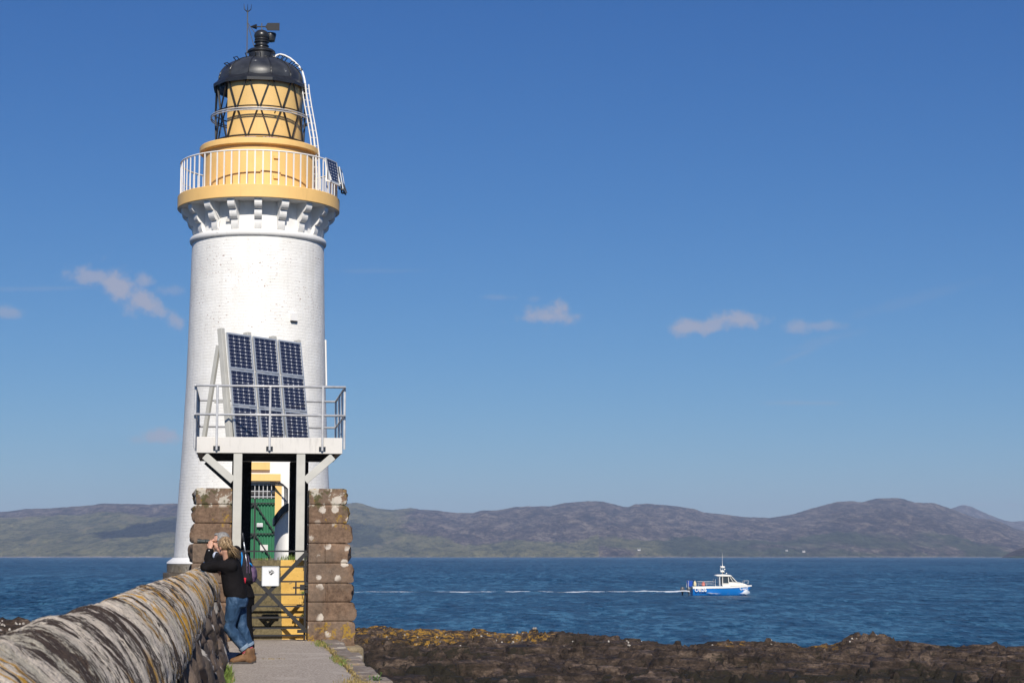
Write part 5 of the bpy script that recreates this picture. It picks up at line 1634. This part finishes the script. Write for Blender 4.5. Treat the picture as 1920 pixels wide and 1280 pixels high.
def man():
    Yb = 24.75
    base = P(455, 1236, Yb); base.z = .004
    W = Fig(Yb, base)
    root = thing("person", "grey-haired person in black jacket and trousers looking out through binoculars over the wall", "person", base)
    hc = W(556, 150, .12)
    nk = W(590, 225, .12)
    sl, sr = W(610, 290, -.06), W(600, 285, .30)
    el, er = W(452, 352, .05), W(440, 345, .33)
    wl, wr = W(480, 205, .06), W(470, 205, .20)
    hl_, hr_ = W(735, 590, .02), W(735, 590, .20)
    kl, kr = W(768, 800, .0), W(755, 800, .22)
    al, ar = W(796, 985, .02), W(782, 985, .25)
    b = MB()
    f, l, u = head(b, hc, (-1, .10, -.03), (-.16, 0, 1))
    b.limb([hc - u * .05 - f * .02, nk, W(625, 280, .12)], [.058, .058, .07])
    b.limb([W(640, 340, .12), W(690, 460, .12), W(735, 570, .12)], [.13, .12, .125])
    for s_, e_, w_ in ((sl, el, wl), (sr, er, wr)): b.limb([s_, s_.lerp(e_, .5), e_, e_.lerp(w_, .4), w_], [.056, .047, .041, .041, .030])
    for h_, k_, a_ in ((hl_, kl, al), (hr_, kr, ar)): b.limb([h_, h_.lerp(k_, .5), k_, k_.lerp(a_, .35), a_], [.095, .078, .058, .056, .040])
    # both hands close round the barrels
    hand(b, wl, (.05, .05, 1), (.35, 1, 0), .090, .75, -1)
    hand(b, wr, (.05, -.05, 1), (.35, -1, 0), .090, .75, 1)
    blobby(b, "body", M_SKIN, root, .007, 4)
    j = MB()
    def ring(c, rx, ry, n=22): return [Vector(c) + Vector((rx * math.cos(2 * math.pi * k / n), ry * math.sin(2 * math.pi * k / n), 0)) for k in range(n)]
    j.loft([ring(W(742, 600, .12), .155, .20), ring(W(725, 540, .12), .155, .20), ring(W(690, 450, .12), .155, .21), ring(W(655, 370, .12), .15, .22), ring(W(628, 310, .12), .13, .21), ring(W(610, 268, .12), .09, .12), ring(W(600, 248, .12), .066, .07)])
    for s_, e_, w_ in ((sl, el, wl), (sr, er, wr)):
        j.limb([s_, s_.lerp(e_, .4), s_.lerp(e_, .8), e_, e_.lerp(w_, .45), e_.lerp(w_, .86)], [.095, .078, .066, .064, .058, .050])
    jk = blobby(j, "jacket", M_FLEECE, root, .010, 4)
    c_ = MB(); c_.ell(el + Vector((-.028, -.03, -.005)), (.052, .056, .060)); c_.ell(er + Vector((-.03, 0, -.0)), (.056, .058, .066)); 
    ep = blobby(c_, "elbow_patch", M_BLUEC, jk, .008, 3)
    MB().ell(wl.lerp(el, .10) + Vector((-.0, -.052, 0)), .009).build("cuff_stud", M_GALV, jk, True)
    t = MB(); t.ell(W(528, 262, .06), (.05, .06, .055)); t.ell(W(545, 285, .08), (.05, .06, .05))
    blobby(t, "shirt", M_SHIRT, root, .010, 3)
    tr_ = MB()
    tr_.loft([ring(W(745, 575, .12), .14, .18), ring(W(750, 660, .12), .13, .17)])
    for h_, k_, a_ in ((hl_, kl, al), (hr_, kr, ar)):
        tr_.limb([h_, h_.lerp(k_, .4), k_, k_.lerp(a_, .4), k_.lerp(a_, 1.05)], [.115, .098, .080, .074, .064])
    blobby(tr_, "trousers", M_TROUS, root, .010, 4)
    hz = lambda zx, dy: Vector((W(zx, 1100, dy).x, W(zx, 1100, dy).y, 0))
    shoe(root, hz(842, .02), hz(690, -.05), M_TROUS, "shoe"); shoe(root, hz(825, .26), hz(680, .24), M_TROUS, "shoe")
    h = MB(); M = Matrix((f, l, u)).transposed()
    h.ell(hc + u * .052 - f * .034, (.094, .082, .080), M, 18, 12); h.ell(hc - f * .062 - u * .012, (.048, .072, .066), M); h.ell(hc + f * .030 + u * .098, (.050, .060, .022), M)
    for s_ in (-1, 1): h.ell(hc + l * s_ * .066 + f * .012 + u * .018, (.018, .014, .036), M)
    blobby(h, "hair", mat_hair("grey_hair", (.10, .095, .09), (.36, .35, .335)), root, .006, 2)
    g = MB()
    for s_ in (-1, 1):
        g.tube([hc + f * .100 + l * s_ * .058 + u * .012, hc + f * .05 + l * s_ * .080 + u * .016, hc - f * .012 + l * s_ * .084 + u * .012], .0042, 6)
        for k in range(12):
            a, b2 = 2 * math.pi * k / 12, 2 * math.pi * (k + 1) / 12
            q = lambda a_: hc + f * .106 + l * (s_ * .034 + .024 * math.cos(a_)) + u * (.004 + .018 * math.sin(a_))
            g.bar(q(a), q(b2), .004)
    g.build("glasses", simple("amber_frame", (.16, .06, .02), .4), root)
    # collar flap of the jacket hood behind the head
    hd = MB(); hd.ell(W(690, 205, .12), (.055, .10, .040), Matrix.Rotation(R(25), 3, 'Y')); hd.limb([W(640, 250, .12), W(705, 222, .12)], [.05, .03])
    blobby(hd, "hood", M_FLEECE, jk, .009, 3)
    # binoculars held to the eyes
    bp = W(462, 150, .12)
    bn = thing("binoculars", "dark green-black binoculars held to the grey-haired person's eyes", "binoculars", base + bp)
    ey = hc + f * .112 + u * .008 - bp
    for s_ in (-1, 1):
        o = Vector((0, s_ * .034, 0))
        m = MB().tube([ey + o + Vector((-.0, 0, 0)), ey + o + Vector((-.03, 0, .0)), ey + o + Vector((-.032, 0, 0)), ey + o + Vector((-.075, 0, 0)), ey + o * 1.15 + Vector((-.085, 0, 0)), ey + o * 1.3 + Vector((-.15, 0, .002)), ey + o * 1.3 + Vector((-.155, 0, .002)), ey + o * 1.3 + Vector((-.182, 0, .003))],
                      [.016, .017, .021, .022, .027, .027, .031, .031], 18)
        m.build("barrel", M_OPTIC, bn, True, angle=40)
    MB().box(ey + Vector((-.085, 0, .01)), (.05, .05, .022)).build("bridge", M_OPTIC, bn, bevel=.006)
    MB().tube([ey + Vector((-.05, 0, .018)), ey + Vector((-.10, 0, .018))], .011, 12).build("focus_wheel", M_BLACKM, bn)
    # camera hanging at the chest
    cm = thing("camera_bag", "small black camera pouch on the chest of the grey-haired person", "camera bag", base + W(548, 262, .0))
    MB().box((0, 0, 0), (.075, .10, .085), Matrix.Rotation(R(20), 3, 'Y')).build("pouch", M_PACK, cm, bevel=.018)
    MB().tube([Vector((0, 0, .03)), W(560, 225, .03) - W(548, 262, .0), W(590, 215, .06) - W(548, 262, 0)], .008, 6).build("strap", M_PACK, cm)
    # rucksack
    pb_ = W(735, 330, .12)
    bk = thing("backpack", "dark rucksack with bright blue piping on the back of the grey-haired person", "backpack", base + pb_)
    Q = lambda zx, zy, dy=0: W(zx, zy, .12 + dy) - pb_
    m = MB()
    def rr(c, rx, ry, n=20):
        out = []
        for k in range(n):
            a = 2 * math.pi * k / n; cx, sy = math.cos(a), math.sin(a)
            out.append(Vector(c) + Vector((rx * math.copysign(abs(cx) ** .6, cx), ry * math.copysign(abs(sy) ** .6, sy), 0)))
        return out
    m.loft([rr(Q(775, 490), .06, .12), rr(Q(770, 460), .10, .16), rr(Q(762, 400), .115, .17), rr(Q(748, 330), .105, .17), rr(Q(738, 270), .09, .155), rr(Q(728, 232), .06, .13), rr(Q(724, 220), .03, .09)])
    body = blobby(m, "pack_body", M_PACK, bk, .010, 4)
    pk = MB(); pk.loft([rr(Q(815, 470), .035, .09), rr(Q(818, 430), .055, .125), rr(Q(812, 375), .055, .125), rr(Q(800, 335), .035, .09)])
    blobby(pk, "front_pocket", M_PURP, bk, .009, 3)
    MB().tube([Q(742, 232, -.165), Q(748, 270, -.178), Q(744, 320, -.178), Q(736, 372, -.172)], [.006, .011, .010, .005], 8).build("side_piping", M_BLUEC, bk, True)
    MB().tube([Q(795, 318, -.12), Q(812, 328, -.12), Q(822, 345, -.11)], .011, 8).build("pocket_piping", M_BLUEC, bk, True)
    for k, zx in enumerate((772, 792)): MB().tube([Q(zx, 262, -.165), Q(zx + 12, 320, -.178), Q(zx + 14, 400, -.178)], .004, 6).build("cord", M_PURP, bk)
    MB().box(Q(765, 470, -.17), (.032, .02, .11), Matrix.Rotation(R(10), 3, 'Y')).build("red_tab", M_REDC, bk, bevel=.008)
    MB().limb([Q(640, 262, -.10), Q(610, 300, -.12), Q(640, 380, -.14), Q(700, 440, -.14)], [.02, .022, .022, .02]).build("shoulder_strap", M_PACK, bk, True)
    tp0 = W(752, 85, -.05)
    po = thing("trekking_pole", "folded silver trekking pole with a black grip strapped upright to the dark rucksack", "trekking pole", base + tp0)
    T = lambda zx, zy: W(zx, zy, -.05) - tp0
    MB().tube([T(744, 78), T(748, 84), T(752, 120), T(757, 142), T(760, 150)], [.012, .019, .017, .014, .011], 12).build("grip", M_BLACKM, po, True)
    MB().tube([T(759, 148), T(772, 235)], .0085, 10).build("upper_shaft", M_ALU, po, True)
    MB().tube([T(771, 228), T(773, 246)], .014, 10).build("clamp", M_BLACKM, po, True)
    MB().tube([T(772, 240), T(788, 345)], .0065, 10).build("lower_shaft", M_ALU, po, True)
man()

# ------------------------------------------------------------------ the boat
def boat():
    Yb = 232.0
    def B(zx, zy): return P(1240 + zx / 9.6, 1010 + zy / 9.6, Yb)
    base = P(1346, 1114, Yb); base.z = SEA
    root = thing("motor_boat", "small blue and white fishing boat with a wheelhouse and two outboard engines under way", "boat", base)
    Q = lambda zx, zy, dy=0: Vector((B(zx, zy).x - base.x, dy, B(zx, zy).z - base.z))
    blue = mat_paint("hull_blue", (.012, .20, .62), .15, .35); wht = mat_paint("boat_white", (.80, .78, .73), .25, .4)
    # hull stations, stern to bow
    stx = [540, 700, 900, 1100, 1300, 1430, 1520, 1580, 1612]
    beam = [1.30, 1.36, 1.40, 1.38, 1.22, .92, .58, .26, .02]
    sheer = [888, 884, 880, 877, 871, 864, 857, 850, 845]
    keel = [.45, .45, .42, .40, .34, .22, .05, -.25, -.62]        # depth under water; negative above
    def hull_ring(i, z0f, z1f):
        zs_ = Q(0, sheer[i]).z
        x = Q(stx[i], 0).x
        return x, zs_, beam[i], -keel[i]
    n = 9; L = []
    for i in range(len(stx)):
        x, zs_, bm_, kz = hull_ring(i, 0, 1)
        r = []
        for k in range(2 * n + 1):
            s = k / n - 1
            a = abs(s)
            y = math.copysign(bm_ * (a ** .62) if a > 0 else 0, s)
            z = kz + (zs_ - kz) * (a ** 2.1)
            rake = -(1 - a) * (.55 if i > 5 else 0) * (i - 5) / 3
            r.append(Vector((x + rake, y, z)))
        L.append(r)
    mb = MB(); vs_ = [v for r in L for v in r]; m = 2 * n + 1; fs = []
    for i in range(len(L) - 1):
        for k in range(m - 1): fs.append((i * m + k, i * m + k + 1, (i + 1) * m + k + 1, (i + 1) * m + k))
    fs.append(tuple(range(m)))
    mb.add(vs_, fs); mb.build("hull", blue, root, True, angle=50)
    # white gunwale band and deck
    g = MB(); top = [Q(0, y).z for y in (853, 851, 848, 846, 843, 838, 832, 828, 826)]
    rings = []
    for i in range(len(stx)):
        x, zs_, bm_, kz = hull_ring(i, 0, 1); o = .04
        rings.append([Vector((x + (.03 if i == 8 else 0), -bm_ - o, zs_ - .02)), Vector((x, -bm_ - o * .6, top[i])), Vector((x, bm_ + o * .6, top[i])), Vector((x, bm_ + o, zs_ - .02))])
    g.loft(rings); g.build("gunwale", wht, root)
    # foredeck cuddy
    c = MB()
    prof = [(1195, 838), (1205, 775), (1345, 768), (1420, 782), (1480, 800), (1560, 832)]
    c.prism(prof, lambda u, v, t_: Vector((Q(u, v).x, t_ * (.92 if u < 1400 else .55), Q(u, v).z)), -1, 1)
    c.build("cuddy", wht, root, bevel=.05)
    # wheelhouse: posts, panels, windows, roof
    w = MB(); yw = .85
    for y in (-yw, yw):
        for x0, x1 in ((1040, 1034), (1090, 1088), (1205, 1190)): w.bar(Q(x0, 838, y), Q(x1, 660, y), .07)
        w.bar(Q(1345, 772, y), Q(1245, 668, y), .07); w.bar(Q(1280, 772, y), Q(1215, 668, y), .05)
        w.bar(Q(1090, 800, y), Q(1210, 800, y), .05, .10)
        w.box((Q(1150, 0).x, y, (Q(0, 845).z + Q(0, 800).z) / 2), (Q(1210, 0).x - Q(1085, 0).x, .05, Q(0, 800).z - Q(0, 845).z))
    w.bar(Q(1345, 772, -yw), Q(1345, 772, yw), .07); w.bar(Q(1245, 668, -yw), Q(1245, 668, yw), .07)
    w.build("wheelhouse_frame", wht, root)
    gls = simple("boat_window", (.03, .045, .06), .1, 0, .2, 3, spec=.6)
    for y in (-yw, yw):
        MB().prism([(1092, 798), (1090, 672), (1188, 672), (1203, 798)], lambda u, v, t_: Q(u, v, y + t_), -.01, .01).build("window", gls, root)
        MB().prism([(1215, 770), (1200, 675), (1238, 675), (1330, 770)], lambda u, v, t_: Q(u, v, y + t_), -.01, .01).build("window", gls, root)
    MB().add([Q(1340, 768, -yw + .05), Q(1340, 768, yw - .05), Q(1250, 672, yw - .05), Q(1250, 672, -yw + .05)], [(0, 1, 2, 3)]).build("windscreen", gls, root)
    r_ = MB(); r_.prism([(962, 655), (985, 640), (1110, 634), (1225, 644), (1258, 664), (1235, 672), (1040, 670), (985, 664)], lambda u, v, t_: Q(u, v, t_), -1.0, 1.0)
    r_.build("roof", wht, root, bevel=.03)
    mast = MB(); mast.tube([Q(1100, 640), Q(1100, 470)], .045, 8); mast.box(Q(1100, 590), (.5, .5, .05)); mast.tube([Q(1100, 470), Q(1098, 440), Q(1098, 250)], [.03, .022, .008], 8)
    mast.bar(Q(1062, 480), Q(1062, 580), .03)
    ms = mast.build("mast", wht, root)
    MB().lathe([(0, -.12), (.28, -.10), (.30, .0), (.28, .10), (0, .13)], 20, c=tuple(Q(1103, 505))).build("radar_dome", wht, ms, True)
    for zx, zy, r2 in ((1080, 575, .10), (1118, 578, .10), (1140, 545, .09), (1172, 618, .08)): MB().ell(Q(zx, zy), r2).build("lamp", wht, ms, True)
    rl = MB()
    for y in (-1.15, 1.15):
        rl.tube([Q(650, 848, y), Q(655, 765, y), Q(955, 765, y), Q(960, 845, y)], .02, 6); rl.tube([Q(652, 805, y), Q(958, 805, y)], .015, 6)
        rl.tube([Q(800, 848, y), Q(800, 765, y)], .018, 6); rl.tube([Q(955, 850, y), Q(955, 715, y)], .03, 6)
    rl.build("deck_rail", M_GALV, root)
    br = MB()
    for y in (-1, 1): br.tube([Q(1470, 800, .75 * y), Q(1480, 752, .75 * y), Q(1565, 748, .25 * y), Q(1558, 808, .25 * y)], .025, 6)
    br.build("bow_rail", M_GALV, root)
    gy = MB()
    for y in (-1.1, 1.1): gy.bar(Q(470, 880, y), Q(475, 750, y), .05)
    gy.bar(Q(475, 752, -1.1), Q(475, 752, 1.1), .06); gy.bar(Q(455, 755, 0), Q(545, 752, 0), .05)
    gy.build("stern_gantry", M_GALV, root)
    eng = simple("outboard_grey", (.085, .09, .10), .35, 0, .2, 5)
    for y, zx in ((-.45, 490), (.45, 385)):
        e = MB(); p = Q(zx, 900, y)
        e.loft([[Vector((p.x + .27 * math.cos(a) * k, y + .22 * math.sin(a) * k, z)) for a in np.linspace(0, 2 * math.pi, 14, endpoint=False)] for z, k in ((p.z - .42, .5), (p.z - .30, .75), (p.z - .15, 1), (p.z + .14, 1.0), (p.z + .24, .7))])
        o = e.build("outboard", eng, root, True, angle=45)
        MB().bar(p + Vector((0, 0, -.4)), Vector((p.x, y, -.5)), .16, .10).build("leg", eng, o)
    MB().bar(Q(530, 940, 0), Q(340, 940, 0), .5, .08).build("engine_pod", M_BLACKM, root)
    # registration letters on the near side
    def text(body, zx, zy, h, tilt):
        cu = bpy.data.curves.new("reg", 'FONT'); cu.body = body; cu.size = h * 1.4; cu.extrude = .012; cu.offset = .012; cu.space_character = 1.06
        to = bpy.data.objects.new("reg_raw", cu); COL.objects.link(to)
        o = bake(to, "registration", simple("letter_white", (.8, .8, .8), .5), root, False)
        o.location = Q(zx, zy, 0); 
        i = np.interp(zx + 60, stx, range(len(stx)))
        bmv = float(np.interp(zx + 60, stx, beam)); slope = float(np.interp(zx + 130, stx, beam)) - float(np.interp(zx, stx, beam))
        o.location.y = -bmv - .02 if tilt == 0 else -float(np.interp(zx, stx, beam)) - .03
        o.rotation_euler = (math.pi / 2, 0, -math.atan2(slope, Q(zx + 130, 0).x - Q(zx, 0).x))
        return o
    text("OB26", 582, 940, .42, 0); text("OB26", 1395, 912, .36, 1)
    # gear carried on the after deck
    bx = thing("crate", "bright blue plastic bin standing at the stern of the boat", "crate", base + Q(505, 850, -.5))
    m = MB().loft([[Vector((sx * a, sy * a, z)) for sx, sy in ((-1, -1), (1, -1), (1, 1), (-1, 1))] for z, a in ((0, .26), (.62, .33), (.66, .36), (.70, .36))]); m.build("bin", simple("bin_blue", (.01, .07, .42), .5), bx, bevel=.02)
    by = thing("buoy", "round pale red buoy lying on the after deck of the boat", "buoy", base + Q(747, 845, -.7))
    MB().ell((0, 0, .24), (.23, .23, .25)).build("float", simple("buoy_red", (.62, .16, .12), .55), by, True)
    MB().tube([(0, 0, .46), (0, 0, .60)], .05, 8).build("eye", simple("buoy_eye", (.3, .08, .06), .5), by)
    fl = thing("fender", "cream coloured fender standing by the blue bin at the stern", "fender", base + Q(592, 850, -.9))
    MB().lathe([(.0, 0), (.14, .05), (.17, .25), (.15, .48), (.06, .62), (.03, .70), (0, .70)], 16).build("float", simple("fender_cream", (.70, .60, .36), .6), fl, True)
    pr_ = thing("person", "crew member in dark clothes standing in the boat's wheelhouse", "person", base + Q(1110, 842, 0))
    f = MB(); f.limb([(0, -.09, .1), (0, -.09, .85)], [.08, .10]); f.limb([(0, .09, .1), (0, .09, .85)], [.08, .10]); f.limb([(0, 0, .85), (0, 0, 1.3)], [.16, .17]); f.limb([(0, -.2, 1.32), (.12, -.25, 1.05), (.34, -.15, 1.1)], [.07, .05, .04]); f.limb([(0, .2, 1.32), (.12, .25, 1.05), (.34, .15, 1.1)], [.07, .05, .04]); f.limb([(0, 0, 1.4), (0, 0, 1.5)], [.06, .06]); f.ell((.01, 0, 1.62), (.10, .085, .12))
    blobby(f, "body", simple("dark_oilskin", (.03, .032, .04), .7), pr_, .02, 3)
    # wake and bow wave
    foam = NT("foam"); g_ = foam.pos(); n1 = foam.noise(foam.mapv(g_, (1, .5, 1)), 1.1, 6, .7); n2 = foam.noise(foam.mapv(g_, (.25, .2, 1)), .5, 3, .5)
    at = foam.N.new('ShaderNodeAttribute'); at.attribute_name = 'foam'
    k = foam.math('SUBTRACT', foam.math('ADD', n1, foam.math('MULTIPLY', n2, .5)), foam.math('SUBTRACT', 1.06, foam.math('MULTIPLY', at.outputs['Fac'], .62)))
    tb = foam.N.new('ShaderNodeBsdfTransparent'); mx = foam.N.new('ShaderNodeMixShader')
    foam.L.new(foam.math('MULTIPLY', foam.rng(k, -.04, .08), foam.rng(at.outputs['Fac'], .45, 1.2, .38, 1.0)), mx.inputs[0]); foam.L.new(tb.outputs[0], mx.inputs[1]); foam.L.new(foam.b.outputs[0], mx.inputs[2]); foam.L.new(mx.outputs[0], foam.out.inputs[0])
    foam.p('Base Color', (.72, .76, .80)); foam.p('Roughness', .8)
    u = np.linspace(0, 1, 260); v = np.linspace(-1, 1, 15)
    U, V = np.meshgrid(u, v, indexing='ij')
    x_st = B(370, 0).x; LW = x_st - P(640, 1113, Yb).x
    X = x_st + .8 - U * (LW + 3); wd = 1.0 + .5 * U
    Y = Yb + 1.2 * U + V * wd + .9 * vnoise(U * 9, V * 0, seed=5)
    Zw = SEA + .40 + .22 * np.exp(-U * 9) * (1 - V ** 2) + .12 * fbm(X / 1.5, Y / 1.5, octs=3, seed=9)
    Zw = np.maximum(Zw, SEA + .22)
    fo = (1.1 * np.exp(-U * 6) + 1.02 - .34 * U) * (1 - np.abs(V) ** 1.6)
    tag(grid_obj("wake", X, Y, Zw, foam.m, attrs={'foam': fo}), "white foam wake trailing across the sea behind the blue boat", "wake", kind='stuff')
    # bow wave: a curling ridge along the near waterline
    t_ = np.linspace(0, 1, 90); s_ = np.linspace(0, 1, 12); Tt, Ss = np.meshgrid(t_, s_, indexing='ij')
    xx = B(1575, 0).x - Tt * (B(1575, 0).x - B(560, 0).x)
    bl = np.interp(xx - base.x, [Q(q, 0).x for q in stx], beam)
    hgt = .62 * np.exp(-((Tt - .07) / .06) ** 2) + .10 * np.exp(-((Tt - .72) / .12) ** 2) + .12
    yy = Yb - np.clip(bl - .35 - .25 * Tt, .05, 3) - Ss * (.45 + 1.3 * Tt)
    zz = SEA + .12 + hgt * np.sin(np.pi * np.clip(1 - Ss, 0, 1) * .62) + .06 * fbm(xx * 2, yy * 2, octs=3, seed=3)
    fo = (.30 + 1.05 * np.exp(-((Tt - .08) / .08) ** 2) + .40 * np.exp(-((Tt - .70) / .16) ** 2)) * (1 - Ss ** 2 * .6)
    tag(grid_obj("bow_wave", xx, yy, zz, foam.m, attrs={'foam': fo}), "foaming bow wave curling along the blue hull", "bow wave", kind='stuff')
boat()

# ------------------------------------------------------------------ cottages on the far shore
def cottages():
    wm = simple("limewash", (.75, .73, .70), .9); rm = simple("slate", (.12, .12, .13), .8)
    for px, py, s, lb in ((1198, 1031.5, .62, "white cottage on the far shore, nearest to the middle of the hills"), (1507, 1034.5, .62, "long white cottage above the far shore behind the boat's bow"), (1475, 1032.5, .5, "tiny white cottage uphill of the long white one on the far shore")):
        Y = 5250.0; p = P(px, py, Y)
        dgx = bpy.context.evaluated_depsgraph_get()
        hit, loc, *_ = SC.ray_cast(dgx, (0, 0, CAMZ), px_dir(px, py).normalized(), distance=20000)
        if hit and loc.y > 4000: p = Vector(loc) + Vector((0, 0, -1.0))
        o = thing("cottage", lb, "cottage", p, R(6), "cottages on the far shore")
        o.scale = (s,) * 3
        MB().box((0, 0, 2.6), (13, 7, 6.4)).build("wall", wm, o)
        MB().prism([(-4.1, 5.7), (0, 9.2), (4.1, 5.7)], lambda u, v, t_: (t_, u, v), -6.9, 6.9).build("roof", rm, o)
        for x in (-6.0, 6.0): MB().box((x, 0, 9.3), (1.2, 1.4, 2.2)).build("chimney", wm, o)
        for x in (-4, 0, 4): MB().box((x, -3.52, 3.4), (1.1, .12, 1.6)).build("window", M_DARKST, o)
bpy.context.view_layer.update()
cottages()

# ------------------------------------------------------------------ grass and weeds
def mat_grass(name, lo, hi):
    t = NT(name); g = t.pos(); n = t.noise(g, 7, 3, .6)
    t.p('Base Color', t.mix(t.rng(n, .35, .65), lo, hi)); t.p('Roughness', .6); t.p('Transmission Weight', 0.0)
    return t.m
M_GR = mat_grass("fresh_grass", (.065, .115, .018), (.17, .24, .040)); M_DRY = mat_grass("dry_grass", (.20, .15, .045), (.36, .27, .10)); M_WEED = mat_grass("weed_leaf", (.045, .11, .020), (.14, .24, .045))
def blade(mb, p, d, h, w, bend):
    p = Vector(p); d = Vector(d).normalized(); s = Vector((-d.y, d.x, 0)) * w
    q = p + Vector((0, 0, h * .55)) + d * bend * .3; r = p + Vector((0, 0, h * .95)) + d * bend
    mb.add([p - s, p + s, q + s * .8, q - s * .8, r], [(0, 1, 2, 3), (3, 2, 4)])
def grass(name, label, spots, mat, seed):
    rnd = random.Random(seed); mb = MB()
    for a, b, z, ra, rb, n, h in spots:
        for _ in range(n):
            aa, bb = a + rnd.gauss(0, ra), b + rnd.gauss(0, rb)
            t_ = rnd.uniform(0, 6.28)
            hh = h * rnd.uniform(.45, 1.15)
            blade(mb, bw(aa, bb, z), (math.cos(t_), math.sin(t_), 0), hh, rnd.uniform(.003, .006), hh * rnd.uniform(.1, .8))
    tag(mb.build(name, mat), label, "grass", kind='stuff')
wall_sp = [(-.10, 18.5 + .32 * k, -.02, .035, .22, 150, .13) for k in range(13)]
edge_sp = [(1.36, 29.3, 0, .06, .5, 320, .040), (1.37, 24.6, .0, .05, .5, 300, .045), (1.37, 22.4, 0, .03, 1.0, 150, .035), (1.38, 27.0, 0, .03, .6, 160, .035), (1.30, 20.0, 0, .09, .5, 500, .05), (.52, 25.2, .0, .10, .05, 40, .02)]
step_sp = [(AI1 - .08, RISE0 + 1.85, LAND, .10, .12, 150, .12), (AI1 - .22, RISE0 + 1.8, LAND, .12, .10, 110, .10), (AI0 + .5, RISE0 + 1.75, LAND, .2, .06, 60, .05), (AI1 - .03, RISE0 + .6, .72, .03, .08, 30, .08), (AI1 - .03, RISE0 + .25, .36, .03, .08, 20, .06)]
grass("grass", "fresh green grass growing along the foot of the wall, the steps and the path edge", wall_sp + edge_sp[:2] + step_sp, M_GR, 3)
grass("dry_grass", "yellowed dry grass growing in the joints along the path edge", edge_sp + [(-.09, 19.0 + .5 * k, 0, .03, .3, 40, .08) for k in range(8)], M_DRY, 4)
def weed():
    a, z = Lb(697, 1275, 20.6)
    p = bw(a, 20.6, -.02)
    root = thing("weed", "leafy green weed growing out of the path edge above the rocks", "weed", p)
    rnd = random.Random(6)
    for k in range(9):
        t_ = rnd.uniform(0, 6.28); rr_ = rnd.uniform(0, .10); h = rnd.uniform(.07, .19)
        b0 = Vector((math.cos(t_) * rr_, math.sin(t_) * rr_, -.03)); tip = b0 + Vector((math.cos(t_) * .05, math.sin(t_) * .05, h))
        st = MB().tube([b0, b0.lerp(tip, .5) + Vector((0, 0, .01)), tip], [.006, .005, .003], 6).build("stem", M_WEED, root)
        lf = MB()
        for i in range(16):
            f = rnd.uniform(.15, 1.0); c = b0.lerp(tip, f); a_ = rnd.uniform(0, 6.28)
            d = Vector((math.cos(a_), math.sin(a_), rnd.uniform(.1, .9))).normalized(); s_ = d.cross(Vector((0, 0, 1))).normalized()
            L = rnd.uniform(.03, .055) * (1.15 - f * .55)
            lf.add([c, c + d * L * .5 + s_ * L * .16, c + d * L, c + d * L * .5 - s_ * L * .16], [(0, 1, 2, 3)])
        lf.build("leaves", M_WEED, st)
weed()

#@NEXT
# ------------------------------------------------------------------ a cloud high over the sound, whose shade lies on the far hillside
def cloud():
    bpy.context.view_layer.update()
    dg = bpy.context.evaluated_depsgraph_get()
    tgt = P(312, 986, 6200.0)
    c = tgt - travel * ((2300 - tgt.z) / -travel.z)
    rnd = random.Random(8); mb = MB()
    for _ in range(70):
        y = rnd.uniform(-1, 1); x = rnd.gauss(30 + 60 * y, 42); r = rnd.uniform(40, 80)
        mb.ell(c + Vector((x, y * 620, rnd.uniform(0, 40))), (r * .9, r * 2.0, r * .6), n=12, k=8)
    m = NT("cloud_white"); m.p('Base Color', (.9, .9, .9)); m.p('Roughness', 1.0); m.p('Specular IOR Level', 0.0)
    o = blobby(mb, "cloud", m.m, None, 14, 3)
    tag(o, kind='structure')
cloud()

#@HAZE
def haze():
    o = MB().box((0, 6325, (SEA - 1 + 345) / 2), (18300, 13550, 345 - SEA + 1)).build("haze", None)
    m = bpy.data.materials.new("sea_air"); m.use_nodes = True
    n = m.node_tree.nodes; n.clear()
    out = n.new('ShaderNodeOutputMaterial'); v = n.new('ShaderNodeVolumePrincipled')
    v.inputs['Color'].default_value = (.60, .74, 1.0, 1)
    v.inputs['Density'].default_value = HAZE
    v.inputs['Anisotropy'].default_value = 0.0
    m.node_tree.links.new(v.outputs[0], out.inputs['Volume'])
    o.data.materials.append(m)
    tag(o, kind='stuff')
HAZE = 7.8e-5
haze()
